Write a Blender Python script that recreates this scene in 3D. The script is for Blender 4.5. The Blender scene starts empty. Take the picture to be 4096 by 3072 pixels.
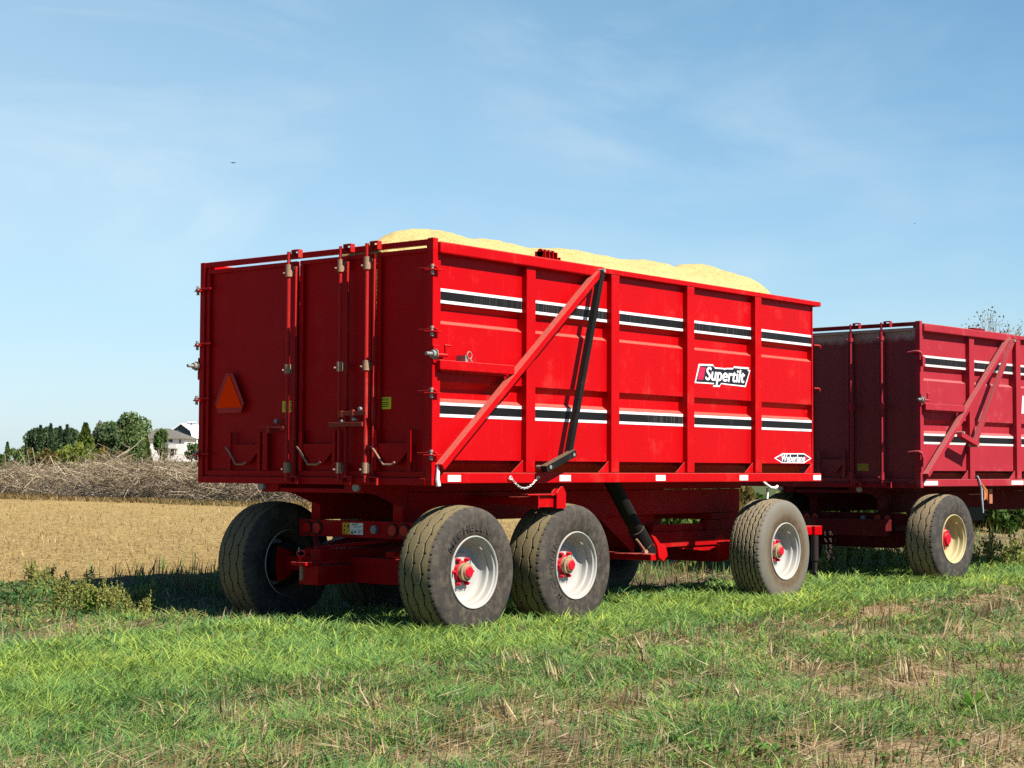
import bpy, math, random
import numpy as np
from mathutils import Vector, Matrix
random.seed(7); rng = np.random.default_rng(11)
sc = bpy.context.scene
COL = sc.collection
PI = math.pi

# ------------------------------------------------------------------ camera
C = np.array([-10.3735, -9.2275, 1.394]); YAW, PITCH, ROLL, F = 0.6808, 0.0492, 0.0044, 6901.4
cy, sy, cp, sp = math.cos(YAW), math.sin(YAW), math.cos(PITCH), math.sin(PITCH)
f_ = np.array([cy*cp, sy*cp, sp]); r_ = np.array([sy, -cy, 0.0]); u_ = np.cross(r_, f_)
cr, sr = math.cos(ROLL), math.sin(ROLL)
R = np.array([cr*r_+sr*u_, -sr*r_+cr*u_, f_])
FW = np.array([cy, sy]); RT = np.array([sy, -cy])          # forward / right on the ground
cam = bpy.data.cameras.new('camera'); camo = bpy.data.objects.new('camera', cam); COL.objects.link(camo)
M = Matrix([[R[0][i], R[1][i], -R[2][i], C[i]] for i in range(3)] + [[0, 0, 0, 1]])
camo.matrix_world = M
cam.sensor_width = 36; cam.lens = F/4096*36; cam.clip_start = .1; cam.clip_end = 6000
sc.camera = camo

def ray(px, py):
    return R.T @ np.array([(px-2048)/F, -(py-1536)/F, 1.0])
def at(px, py, D):                       # the point seen at a pixel of the photograph, D metres ahead
    return C + D*ray(px, py)
def smooth(a, b, x):
    t = np.clip((np.asarray(x, float)-a)/(b-a), 0, 1); return t*t*(3-2*t)
def vnoise(x, y, s, seed=0):
    g = np.random.default_rng(1000+seed).random((128, 128))
    x = np.asarray(x, float)/s; y = np.asarray(y, float)/s
    xi = np.floor(x).astype(int); yi = np.floor(y).astype(int); fx = x-xi; fy = y-yi
    fx = fx*fx*(3-2*fx); fy = fy*fy*(3-2*fy)
    a = g[xi % 128, yi % 128]; b = g[(xi+1) % 128, yi % 128]; c = g[xi % 128, (yi+1) % 128]; d = g[(xi+1) % 128, (yi+1) % 128]
    return (a*(1-fx)+b*fx)*(1-fy)+(c*(1-fx)+d*fx)*fy
def fbm(x, y, s, seed=0):
    return (vnoise(x, y, s, seed)+.5*vnoise(x, y, s*.47, seed+1)+.25*vnoise(x, y, s*.21, seed+2))/1.75
def sdist(x, y):
    return (np.asarray(x)-C[0])*FW[0]+(np.asarray(y)-C[1])*FW[1]
def gz(x, y):
    x = np.asarray(x, float); y = np.asarray(y, float); s = sdist(x, y)
    z = .045+.20*smooth(2.9, 6.2, y)
    z = z+2.6*smooth(75, 420, s)
    z = z+.05*(fbm(x, y, 1.7, 5)-.5)*smooth(0, 2, np.abs(y-.3)+0*x)*(s < 60)
    return z

# ------------------------------------------------------------------ tagging
def tag(o, label=None, cat=None, group=None, kind=None):
    if label: o['label'] = label
    if cat: o['category'] = cat
    if group: o['group'] = group
    if kind: o['kind'] = kind
    return o
def empty(name, loc=(0, 0, 0), rz=0):
    o = bpy.data.objects.new(name, None); COL.objects.link(o); o.location = loc; o.rotation_euler = (0, 0, rz); o.empty_display_size = .3
    return o

# ------------------------------------------------------------------ materials
def nodes(name):
    m = bpy.data.materials.new(name); m.use_nodes = True
    nt = m.node_tree; return m, nt, nt.nodes['Principled BSDF']
def N(nt, t, **kw):
    n = nt.nodes.new(t)
    for k, v in kw.items(): setattr(n, k, v)
    return n
def noise(nt, scale, detail=6, vec=None, rough=.6):
    n = N(nt, 'ShaderNodeTexNoise'); n.inputs['Scale'].default_value = scale; n.inputs['Detail'].default_value = detail; n.inputs['Roughness'].default_value = rough
    if vec is None:
        t = N(nt, 'ShaderNodeTexCoord'); vec = t.outputs['Object']
    nt.links.new(vec, n.inputs['Vector']); return n
def ramp(nt, src, *stops):
    r = N(nt, 'ShaderNodeValToRGB'); e = r.color_ramp.elements
    while len(e) < len(stops): e.new(.5)
    for i, (p, c) in enumerate(stops):
        e[i].position = p; e[i].color = (*c, 1) if len(c) == 3 else c
    nt.links.new(src, r.inputs['Fac']); return r
def mixc(nt, fac, a, b, mode='MIX'):
    n = N(nt, 'ShaderNodeMix', data_type='RGBA', blend_type=mode)
    for s, v in ((n.inputs[0], fac), (n.inputs[6], a), (n.inputs[7], b)):
        if hasattr(v, 'links'): nt.links.new(v, s)
        elif isinstance(v, (int, float)): s.default_value = v
        else: s.default_value = (*v, 1)
    return n.outputs[2]
def mth(nt, op, a, b=None):
    n = N(nt, 'ShaderNodeMath', operation=op)
    for i, v in enumerate((a, b)):
        if v is None: continue
        if hasattr(v, 'links'): nt.links.new(v, n.inputs[i])
        else: n.inputs[i].default_value = v
    return n.outputs[0]
def bump(nt, src, strength, dist, bsdf):
    b = N(nt, 'ShaderNodeBump'); b.inputs['Strength'].default_value = strength; b.inputs['Distance'].default_value = dist
    nt.links.new(src, b.inputs['Height']); nt.links.new(b.outputs[0], bsdf.inputs['Normal'])

def paint(name, col, dust=(.42, .30, .22), dust_amt=.5, rough=.35, spot=.25, streak=.3, spec=.5):
    """painted steel: slight mottling, dust lying on ledges, rain streaks running down"""
    m, nt, b = nodes(name)
    tc = N(nt, 'ShaderNodeTexCoord'); geo = N(nt, 'ShaderNodeNewGeometry')
    n1 = noise(nt, 1.3, 8, tc.outputs['Object'])
    mp = N(nt, 'ShaderNodeMapping'); mp.inputs['Scale'].default_value = (26, 26, 1.1)
    nt.links.new(tc.outputs['Object'], mp.inputs['Vector'])
    n2 = noise(nt, 1.0, 6, mp.outputs[0])
    n3 = noise(nt, 60, 4, tc.outputs['Object'])
    dark = tuple(c*.86 for c in col)
    base = mixc(nt, ramp(nt, n1.outputs[0], (.35, (0, 0, 0)), (.7, (1, 1, 1))).outputs[0], dark, col)
    # streaks
    st = ramp(nt, n2.outputs[0], (.56, (0, 0, 0)), (.75, (1, 1, 1)))
    big = ramp(nt, n1.outputs[0], (.45, (0, 0, 0)), (.75, (1, 1, 1)))
    sf = mth(nt, 'MULTIPLY', mth(nt, 'MULTIPLY', st.outputs[0], big.outputs[0]), streak)
    base = mixc(nt, sf, base, dust)
    fl = ramp(nt, n3.outputs[0], (.66, (0, 0, 0)), (.72, (1, 1, 1)))
    base = mixc(nt, mth(nt, 'MULTIPLY', fl.outputs[0], spot), base, dust)
    n4 = noise(nt, 2.6, 9, tc.outputs['Object'], .7); base = mixc(nt, mth(nt, 'MULTIPLY', ramp(nt, n4.outputs[0], (.55, (0, 0, 0)), (.72, (1, 1, 1))).outputs[0], streak*.9), base, dust)
    sep = N(nt, 'ShaderNodeSeparateXYZ'); nt.links.new(geo.outputs['Normal'], sep.inputs[0])
    up = ramp(nt, sep.outputs[2], (.25, (0, 0, 0)), (.75, (1, 1, 1)))
    nd = ramp(nt, n3.outputs[0], (.3, (.5, .5, .5)), (.6, (1, 1, 1)))
    base = mixc(nt, mth(nt, 'MULTIPLY', mth(nt, 'MULTIPLY', up.outputs[0], nd.outputs[0]), dust_amt), base, dust)
    nt.links.new(base, b.inputs['Base Color'])
    rr = ramp(nt, n1.outputs[0], (.3, (rough*.8,)*3), (.7, (min(1, rough*1.4),)*3)); nt.links.new(rr.outputs[0], b.inputs['Roughness'])
    b.inputs['Specular IOR Level'].default_value = spec*.14
    bump(nt, n3.outputs[0], .05, .004, b)
    return m
def simple(name, col, rough=.5, metal=0, var=.15, scale=20):
    m, nt, b = nodes(name)
    n = noise(nt, scale, 5)
    c = mixc(nt, n.outputs[0], tuple(x*(1-var) for x in col), tuple(min(1, x*(1+var)) for x in col))
    nt.links.new(c, b.inputs['Base Color']); b.inputs['Roughness'].default_value = rough; b.inputs['Metallic'].default_value = metal; b.inputs['Specular IOR Level'].default_value = .2
    return m
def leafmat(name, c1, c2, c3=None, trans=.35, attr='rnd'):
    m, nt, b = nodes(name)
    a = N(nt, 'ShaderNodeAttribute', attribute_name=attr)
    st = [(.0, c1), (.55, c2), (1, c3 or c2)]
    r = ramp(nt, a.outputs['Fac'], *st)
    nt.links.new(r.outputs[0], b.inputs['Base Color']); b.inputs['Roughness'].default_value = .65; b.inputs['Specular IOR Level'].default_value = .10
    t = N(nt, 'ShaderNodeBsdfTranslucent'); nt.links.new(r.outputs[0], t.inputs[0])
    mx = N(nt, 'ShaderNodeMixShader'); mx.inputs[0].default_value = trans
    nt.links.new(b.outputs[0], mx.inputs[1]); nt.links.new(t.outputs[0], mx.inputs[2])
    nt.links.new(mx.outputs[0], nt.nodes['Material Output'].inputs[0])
    return m

RED = paint('bright_red_paint', (.49, .0025, .005), dust=(.50, .20, .15), dust_amt=.6, rough=.36, spot=.05, streak=.13)
REDR = paint('red_paint_shaded', (.44, .0025, .005), dust=(.30, .14, .10), dust_amt=.5, rough=.42, spot=.06, streak=.10)  # same red as the sides, shade of the rear put into the colour
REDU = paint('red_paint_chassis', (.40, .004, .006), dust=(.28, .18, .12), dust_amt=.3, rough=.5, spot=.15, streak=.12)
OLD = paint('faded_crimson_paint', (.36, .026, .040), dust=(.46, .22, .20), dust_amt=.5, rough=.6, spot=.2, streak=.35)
OLDR = paint('faded_crimson_shaded', (.22, .012, .016), dust=(.30, .22, .18), dust_amt=.4, rough=.6, spot=.25, streak=.3)  # the faded crimson again, darkened in colour for the shaded rear
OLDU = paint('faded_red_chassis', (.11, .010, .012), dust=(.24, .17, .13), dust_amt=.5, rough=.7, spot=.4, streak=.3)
BLACK = paint('black_paint', (.012, .012, .012), dust=(.30, .22, .15), dust_amt=.5, rough=.4, spot=.15, streak=.1)
def stripe_mat(name, blk):
    m, nt, b = nodes(name)
    tc = N(nt, 'ShaderNodeTexCoord'); mp = N(nt, 'ShaderNodeMapping'); mp.inputs['Scale'].default_value = (55, 1, .4)
    nt.links.new(tc.outputs['Object'], mp.inputs['Vector']); n2 = noise(nt, 1, 5, mp.outputs[0]); n1 = noise(nt, .9, 4, tc.outputs['Object'])
    s = ramp(nt, n2.outputs[0], (.5, (0, 0, 0)), (.72, (1, 1, 1))); g = ramp(nt, n1.outputs[0], (.5, (0, 0, 0)), (.62, (1, 1, 1)))
    f = mth(nt, 'MULTIPLY', mth(nt, 'MULTIPLY', s.outputs[0], g.outputs[0]), .35)
    nt.links.new(mixc(nt, f, blk, (.30, .27, .25)), b.inputs['Base Color']); b.inputs['Roughness'].default_value = .45; b.inputs['Specular IOR Level'].default_value = .12
    return m
SBLK = stripe_mat('black_stripe_film', (.010, .010, .011))
WHITE = simple('white_vinyl', (.80, .80, .80), .4, 0, .05)
WHITE2 = simple('white_vinyl_old', (.72, .68, .66), .5, 0, .08)
GREYL = simple('thin_grey_line', (.35, .35, .36), .5)
DECRED = simple('decal_crimson', (.50, .015, .06), .4, 0, .12, 60)
DECBLK = simple('decal_black', (.012, .013, .022), .35)
YEL = simple('caution_yellow', (.62, .60, .02), .5)
YEL2 = simple('warning_yellow', (.75, .42, .02), .5)
ORANGE = simple('fluorescent_orange', (1.0, .05, .002), 1.0, 0, 0)
ORANGE.node_tree.nodes['Principled BSDF'].inputs['Specular IOR Level'].default_value = 0
SMVRED = simple('reflective_red_border', (.42, .006, .006), .35, 0, .1)
LENS = simple('red_lens', (.50, .006, .006), .2, 0, .1)
STEEL = simple('galvanised_bolt', (.30, .29, .26), .55, .2, .35, 60)
DULL = simple('dull_grey_metal', (.20, .21, .21), .5, .4, .3, 30)
DUSTY = simple('dusty_collar', (.34, .20, .13), .8, 0, .45, 45)
RUST = simple('rusty_bar', (.28, .045, .025), .8, 0, .5, 30)
RUBBLK = simple('black_rubber', (.02, .02, .02), .7)
ROPEW = simple('white_rope', (.78, .76, .72), .8, 0, .15, 60)
TWINE = simple('orange_twine', (.60, .20, .07), .8, 0, .25, 60)
BLUER = simple('blue_grey_rope', (.35, .42, .50), .8, 0, .2, 60)
RIMW = paint('white_wheel_paint', (.47, .465, .44), dust=(.36, .27, .17), dust_amt=.35, rough=.5, spot=.12, streak=.25)
RIMC = paint('cream_wheel_paint', (.52, .45, .24), dust=(.40, .28, .16), dust_amt=.25, rough=.35, spot=.08, streak=.05)
HUBDUST = simple('dusty_hub', (.34, .24, .14), .8, 0, .35, 40)
HUBRED = paint('red_hub', (.60, .01, .03), dust=(.50, .30, .22), dust_amt=.3, rough=.5, spot=.25, streak=.2)

DARKIRON = simple('dark_iron', (.03, .022, .018), .9, 0, .4, 25)  # near-black brown for the brake drums
def tyre_mat(name, tread, side1, side2, ring):
    m, nt, b = nodes(name)
    aw = N(nt, 'ShaderNodeAttribute', attribute_name='wear'); ar = N(nt, 'ShaderNodeAttribute', attribute_name='rad')
    n1 = noise(nt, 5, 8); n2 = noise(nt, 70, 5)
    tc = N(nt, 'ShaderNodeTexCoord')
    t = mixc(nt, n1.outputs[0], tuple(c*.72 for c in tread), tuple(c*1.2 for c in tread))
    t = mixc(nt, mth(nt, 'MULTIPLY', ramp(nt, n2.outputs[0], (.5, (0, 0, 0)), (.7, (1, 1, 1))).outputs[0], .45), t, (.09, .075, .055))
    rad = ramp(nt, ar.outputs['Fac'], (.56, ring), (.65, ring), (.74, side1), (.92, side2), (1, side2))
    n5 = noise(nt, 11, 9, None, .7); s = mixc(nt, mth(nt, 'MULTIPLY', n1.outputs[0], .6), rad.outputs[0], tuple(c*.5 for c in side1))
    s = mixc(nt, mth(nt, 'MULTIPLY', ramp(nt, n5.outputs[0], (.45, (0, 0, 0)), (.68, (1, 1, 1))).outputs[0], .40), s, (.20, .165, .115))
    s = mixc(nt, mth(nt, 'MULTIPLY', ramp(nt, n2.outputs[0], (.6, (0, 0, 0)), (.75, (1, 1, 1))).outputs[0], .35), s, (.19, .17, .145))
    # wear: 0 groove, .5 sidewall, 1 tread face
    f1 = ramp(nt, aw.outputs['Fac'], (.55, (0, 0, 0)), (.95, (1, 1, 1)))
    c = mixc(nt, f1.outputs[0], s, t)
    f0 = ramp(nt, aw.outputs['Fac'], (.05, (1, 1, 1)), (.4, (0, 0, 0)))
    c = mixc(nt, f0.outputs[0], c, (.012, .011, .010))
    nt.links.new(c, b.inputs['Base Color']); b.inputs['Roughness'].default_value = .9; b.inputs['Specular IOR Level'].default_value = .1
    bump(nt, n2.outputs[0], .25, .004, b)
    return m
TYRE1 = tyre_mat('dusty_tyre', (.22, .175, .09), (.055, .048, .043), (.072, .065, .058), (.050, .043, .037))
TYRE2 = tyre_mat('muddy_front_tyre', (.27, .215, .13), (.17, .145, .105), (.20, .19, .165), (.11, .072, .040))
TYRE3 = tyre_mat('grey_tyre', (.28, .22, .135), (.055, .052, .051), (.06, .057, .055), (.05, .047, .046))
LETTER = simple('tyre_lettering', (.030, .028, .027), .8, 0, .5, 30)
LETTER2 = simple('tyre_lettering_faint', (.058, .052, .047), .85, 0, .5, 30)

# ------------------------------------------------------------------ mesh builder
class MB:
    def __init__(s): s.v = []; s.f = []; s.m = []; s.sm = []
    def add(s, vs, fs, m=0, smooth=False):
        o = len(s.v); s.v += [tuple(v) for v in vs]
        for f in fs: s.f.append(tuple(i+o for i in f)); s.m.append(m); s.sm.append(smooth)
        return s
    def box(s, x0, x1, y0, y1, z0, z1, m=0):
        v = [(x, y, z) for x in (x0, x1) for y in (y0, y1) for z in (z0, z1)]
        return s.add(v, [(0, 1, 3, 2), (4, 6, 7, 5), (0, 4, 5, 1), (2, 3, 7, 6), (0, 2, 6, 4), (1, 5, 7, 3)], m)
    def beam(s, a, b, w, h, up=(0, 0, 1), m=0):
        a = Vector(a); b = Vector(b); d = (b-a).normalized(); up = Vector(up)
        side = d.cross(up).normalized(); u = side.cross(d).normalized()
        v = [p+side*(i*w/2)+u*(j*h/2) for p in (a, b) for i in (-1, 1) for j in (-1, 1)]
        return s.add(v, [(0, 2, 3, 1), (4, 5, 7, 6), (0, 1, 5, 4), (2, 6, 7, 3), (0, 4, 6, 2), (1, 3, 7, 5)], m)
    def cyl(s, a, b, r, r2=None, n=14, m=0, caps=True):
        r2 = r if r2 is None else r2
        a = Vector(a); b = Vector(b); d = (b-a).normalized()
        q = d.orthogonal().normalized(); w = d.cross(q)
        v = []
        for p, rr in ((a, r), (b, r2)):
            for i in range(n):
                t = 2*PI*i/n; v.append(p+(q*math.cos(t)+w*math.sin(t))*rr)
        s.add(v, [(i, (i+1) % n, n+(i+1) % n, n+i) for i in range(n)], m, True)
        if caps: s.add(v, [tuple(range(n))[::-1], tuple(range(n, 2*n))], m)
        return s
    def tube(s, pts, r, n=8, m=0):
        pts = [Vector(p) for p in pts]; v = []; q = None
        for k, p in enumerate(pts):
            d = (pts[min(k+1, len(pts)-1)]-pts[max(k-1, 0)]).normalized()
            q = (d.orthogonal() if q is None else (q-d*q.dot(d))).normalized(); w = d.cross(q)
            rr = r[k] if isinstance(r, (list, tuple)) else r
            v += [p+(q*math.cos(2*PI*i/n)+w*math.sin(2*PI*i/n))*rr for i in range(n)]
        fs = [(k*n+i, k*n+(i+1) % n, (k+1)*n+(i+1) % n, (k+1)*n+i) for k in range(len(pts)-1) for i in range(n)]
        s.add(v, fs, m, True)
        s.add(v, [tuple(range(n))[::-1], tuple(range((len(pts)-1)*n, len(pts)*n))], m)
        return s
    def lathe(s, prof, n=64, m=0, axis_z=0.0, ms=None):       # profile of (y, r) turned about the Y axis
        for k in range(len(prof)-1):
            v = []
            for (y, r) in prof[k:k+2]:
                for i in range(n):
                    t = 2*PI*i/n; v.append((r*math.cos(t), y, r*math.sin(t)+axis_z))
            s.add(v, [(i, (i+1) % n, n+(i+1) % n, n+i) for i in range(n)], ms[k] if ms else m, True)
        return s
    def prism(s, poly, axis, a, b, m=0):                     # polygon in the other two axes, extruded along axis from a to b
        def P(p, t):
            return (t, p[0], p[1]) if axis == 'x' else (p[0], t, p[1]) if axis == 'y' else (p[0], p[1], t)
        n = len(poly); v = [P(p, a) for p in poly]+[P(p, b) for p in poly]
        return s.add(v, [tuple(range(n))[::-1], tuple(range(n, 2*n))]+[(i, (i+1) % n, n+(i+1) % n, n+i) for i in range(n)], m)
    def sphere(s, c, r, n=10, m=0, sc_=(1, 1, 1)):
        v = []; 
        for j in range(n+1):
            ph = PI*j/n
            for i in range(n*2):
                t = PI*i/n; v.append((c[0]+r*sc_[0]*math.sin(ph)*math.cos(t), c[1]+r*sc_[1]*math.sin(ph)*math.sin(t), c[2]+r*sc_[2]*math.cos(ph)))
        k = n*2
        return s.add(v, [(j*k+i, j*k+(i+1) % k, (j+1)*k+(i+1) % k, (j+1)*k+i) for j in range(n) for i in range(k)], m, True)
    def build(s, name, mats, parent=None, bevel=0, loc=None):
        me = bpy.data.meshes.new(name); me.from_pydata(s.v, [], s.f)
        if not isinstance(mats, (list, tuple)): mats = [mats]
        for m in mats: me.materials.append(m)
        me.polygons.foreach_set('material_index', s.m); me.polygons.foreach_set('use_smooth', s.sm)
        me.validate(); me.update()
        import bmesh
        bm = bmesh.new(); bm.from_mesh(me); bmesh.ops.recalc_face_normals(bm, faces=bm.faces); bm.to_mesh(me); bm.free()
        o = bpy.data.objects.new(name, me); COL.objects.link(o)
        if parent: o.parent = parent
        if loc: o.location = loc
        if bevel:
            b = o.modifiers.new('bevel', 'BEVEL'); b.width = bevel; b.segments = 2; b.limit_method = 'ANGLE'; b.angle_limit = .6
            b.harden_normals = False
        return o

def tri_mesh(name, V, Fc, mats, parent=None, rnd=None, attrs=None, mi=None, smooth=False):
    V = np.asarray(V, np.float32); Fc = np.asarray(Fc, np.int32); k = Fc.shape[1]
    me = bpy.data.meshes.new(name)
    me.vertices.add(len(V)); me.vertices.foreach_set('co', V.ravel())
    me.loops.add(Fc.size); me.loops.foreach_set('vertex_index', Fc.ravel())
    me.polygons.add(len(Fc)); me.polygons.foreach_set('loop_start', np.arange(0, Fc.size, k, dtype=np.int32))
    me.update(calc_edges=True)
    if not isinstance(mats, (list, tuple)): mats = [mats]
    for m in mats: me.materials.append(m)
    if mi is not None: me.polygons.foreach_set('material_index', np.asarray(mi, np.int32))
    me.polygons.foreach_set('use_smooth', np.full(len(Fc), smooth))
    if rnd is not None:
        a = me.attributes.new('rnd', 'FLOAT', 'POINT'); a.data.foreach_set('value', np.asarray(rnd, np.float32))
    for kk, vv in (attrs or {}).items():
        vv = np.asarray(vv, np.float32)
        if vv.ndim == 2:
            a = me.attributes.new(kk, 'FLOAT_COLOR', 'POINT'); a.data.foreach_set('color', np.c_[vv, np.ones(len(vv))].astype(np.float32).ravel())
        else:
            a = me.attributes.new(kk, 'FLOAT', 'POINT'); a.data.foreach_set('value', vv)
    me.validate(); me.update()
    o = bpy.data.objects.new(name, me); COL.objects.link(o)
    if parent: o.parent = parent
    return o

def text2d(body, size, bold=0, shear=0, sx=1):
    cu = bpy.data.curves.new('txt', 'FONT'); cu.body = body; cu.size = size; cu.offset = bold; cu.shear = shear; cu.resolution_u = 4
    o = bpy.data.objects.new('txt', cu); COL.objects.link(o)
    dg = bpy.context.evaluated_depsgraph_get(); me = bpy.data.meshes.new_from_object(o.evaluated_get(dg))
    vs = [(v.co.x*sx, v.co.y) for v in me.vertices]; fs = [tuple(p.vertices) for p in me.polygons]
    bpy.data.objects.remove(o); bpy.data.curves.remove(cu); bpy.data.meshes.remove(me)
    return vs, fs
def fit_text(body, w, h, bold=0, shear=0, heavy=0):
    vs, fs = text2d(body, 1, bold, shear)
    x0 = min(v[0] for v in vs); x1 = max(v[0] for v in vs); y0 = min(v[1] for v in vs); y1 = max(v[1] for v in vs)
    vs = [((v[0]-x0)/(x1-x0)*w, (v[1]-y0)/(y1-y0)*h) for v in vs]
    return vs, fs
def heavy_text(mb, body, w, h, place_, shear, grow, n=5):
    """heavy lettering: the same outlines set a hair apart, each on its own level"""
    vs, fs = fit_text(body, w-grow, h-grow*.6, .0, shear)
    for k in range(n):
        t = k/(n-1); mb.add([place_(x+grow*t, y+grow*.6*(.5+.5*math.sin(6.28*t)), k*.00012) for x, y in vs], fs)

# ------------------------------------------------------------------ wheels
TW = .39; TR = .550
def make_tyre(mat, pattern, letters, lang0, lang1, lmat):
    half = [(.030, .283), (.008, .300), (-.004, .330), (-.010, .372), (-.012, .425), (-.008, .470), (.004, .503), (.018, .526)]
    nA = 400
    tv = np.concatenate([[.030], np.linspace(.038, TW-.038, 96), [TW-.030]])
    crown = TR-.010*((tv-TW/2)/(TW/2-.035))**2*1.6
    th = np.linspace(0, 2*PI, nA, endpoint=False)
    prof = half+list(zip(tv, crown))+[(TW-y, r) for y, r in half[::-1]]
    P = np.array(prof); nP = len(P)
    Y = np.repeat(P[:, 0][:, None], nA, 1); Rr = np.repeat(P[:, 1][:, None], nA, 1); T = np.repeat(th[None, :], nP, 0)
    wear = np.full((nP, nA), .5)
    i0 = len(half); i1 = i0+len(tv)
    yy = Y[i0:i1]; tt = T[i0:i1]
    g = np.zeros_like(yy)
    tri = lambda u: 2*np.abs(2*(u-np.floor(u+.5)))-1
    if pattern == 0:
        cs = [.105, .195, .285]; nz = 20; amp = .010; wid = .0036
    else:
        cs = [.075, .123, .171, .219, .267, .315]; nz = 34; amp = .006; wid = .0048
    for k, c in enumerate(cs):
        ph = k*.5
        z = c+amp*tri(tt/(2*PI)*nz+ph)
        g = np.maximum(g, 1-np.clip((np.abs(yy-z)-wid)/.003, 0, 1))
        # short sipes across the rib
        u = (tt/(2*PI)*nz+ph+.5) % 1
        s_ = (np.abs(u-.5) < .03) & (np.abs(yy-z) < .015)
        g = np.maximum(g, .7*s_)
    u = (tt/(2*PI)*(52)) % 1
    sh = (np.abs(u-.5) < .07) & ((yy < .047) | (yy > TW-.047))
    g = np.maximum(g, .9*sh)
    Rr[i0:i1] -= .013*g
    wr = 1-g
    edge = smooth(.030, .062, yy)*smooth(.030, .062, TW-yy)
    wear[i0:i1] = np.where(g > .3, .0+.1*(1-g), .62+.38*edge)
    V = np.stack([Rr*np.cos(T), Y, Rr*np.sin(T)], -1).reshape(-1, 3)
    i, j = np.meshgrid(np.arange(nP-1), np.arange(nA), indexing='ij'); j2 = (j+1) % nA
    Fc = np.stack([i*nA+j, (i+1)*nA+j, (i+1)*nA+j2, i*nA+j2], -1).reshape(-1, 4)
    mi = np.zeros(len(Fc)); wear = wear.ravel(); rad = (np.hypot(V[:, 0], V[:, 2])/TR)
    o = tri_mesh('tyre', V, Fc, [mat], attrs={'wear': wear, 'rad': rad}, smooth=True)
    if letters:                                  # raised sidewall lettering, one piece per letter, its own child mesh
        mb = MB(); wd = {'M': .080, 'I': .022, 'C': .062, 'H': .064, 'E': .052, 'L': .050, 'N': .064}
        tot = sum(wd[c] for c in letters)+.014*(len(letters)-1); pos = 0.0
        for k, ch in enumerate(letters):
            wl = wd[ch]; fr = (pos+wl/2)/tot; pos += wl+.014; a = math.radians(lang0+(lang1-lang0)*fr)
            vs, fs = fit_text(ch, wl, .060, .02, 0)
            q = []
            for (x, y) in vs:
                x -= wl/2; r = .345+y
                q.append((r*math.cos(a-x/.375), r*math.sin(a-x/.375)))
            off = len(mb.v)
            mb.v += [(x, -.0155, z) for x, z in q]
            for f in fs: mb.f.append(tuple(i+off for i in f)); mb.m.append(1 if k > 3 else 0); mb.sm.append(False)
        l = mb.build('tyre_lettering', [lmat, LETTER2])
        return o, l
    return o, None
def make_wheel(rim_mat, hub_style=0):
    b = MB()
    prof = [(.014, .283), (.000, .286), (-.006, .292), (-.006, .298), (.000, .3015), (.010, .300), (.016, .296)]
    b.lathe(prof, 72)
    b.lathe([(.014, .283), (.024, .271), (.070, .267), (.080, .254), (.086, .251), (.124, .247), (.142, .236), (.154, .216), (.156, .205)], 72)
    b.lathe([(.156, .205), (.156, .165), (.150, .158), (.150, .03)], 72)
    b.lathe([(.158, .214), (.20, .225), (.30, .235), (.34, .262), (.366, .270), (.380, .283), (.394, .298)], 72, 1); b.lathe([(.394, .298), (.386, .302), (.374, .300)], 72)   # inner half of the barrel, coloured dark brown
    b.lathe([(.158, .03), (.158, .214)], 72)
    b.cyl((.13, .062, .20), (.118, .03, .187), .006, n=8)
    b.cyl((.118, .03, .187), (.112, .016, .182), .0045, n=8)
    w = b.build('wheel', [rim_mat, simple('dark_brown_steel', (.085, .065, .045), .9, 0, .4, 30)])
    h = MB()
    if hub_style == 0:
        h.cyl((0, .150, 0), (0, .122, 0), .092, .088, 28, 1)
        h.cyl((0, .122, 0), (0, .086, 0), .074, .070, 28, 0)
        h.cyl((0, .086, 0), (0, .078, 0), .076, .076, 28, 0)
        h.cyl((0, .078, 0), (0, .056, 0), .060, .052, 28, 0)
        h.cyl((0, .056, 0), (0, .046, 0), .050, .040, 28, 1)
        for k in range(6):
            a = 2*PI*k/6+.0; x, z = .113*math.cos(a), .113*math.sin(a)
            h.cyl((x, .150, z), (x, .118, z), .018, .017, 6, 1); h.cyl((x, .118, z), (x, .104, z), .010, .010, 8, 1)
    else:
        h.cyl((0, .150, 0), (0, .100, 0), .100, .09, 24, 1); h.cyl((0, .100, 0), (0, .072, 0), .07, .06, 24, 1)
        for k in range(8):
            a = 2*PI*k/8; x, z = .125*math.cos(a), .125*math.sin(a)
            h.cyl((x, .150, z), (x, .122, z), .015, .014, 6, 1)
    hub = h.build('hub', [HUBDUST, HUBRED])
    return w, hub
def copy_child(o, parent):
    c = o.copy(); COL.objects.link(c); c.parent = parent; return c
def wheel_on(root, wheel, hub, tyre, let, loc, far=False, spin=0, first=[True]):
    """one wheel: rim with its tyre and hub as children"""
    w = wheel.copy(); COL.objects.link(w); w.parent = root; w.location = loc; w.rotation_euler = (0, spin, PI if far else 0)
    copy_child(hub, w); t = copy_child(tyre, w)
    if let is not None and not far: copy_child(let, w)
    return w
def drop(*os):
    for o in os:
        if o is not None: bpy.data.objects.remove(o)

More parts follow.
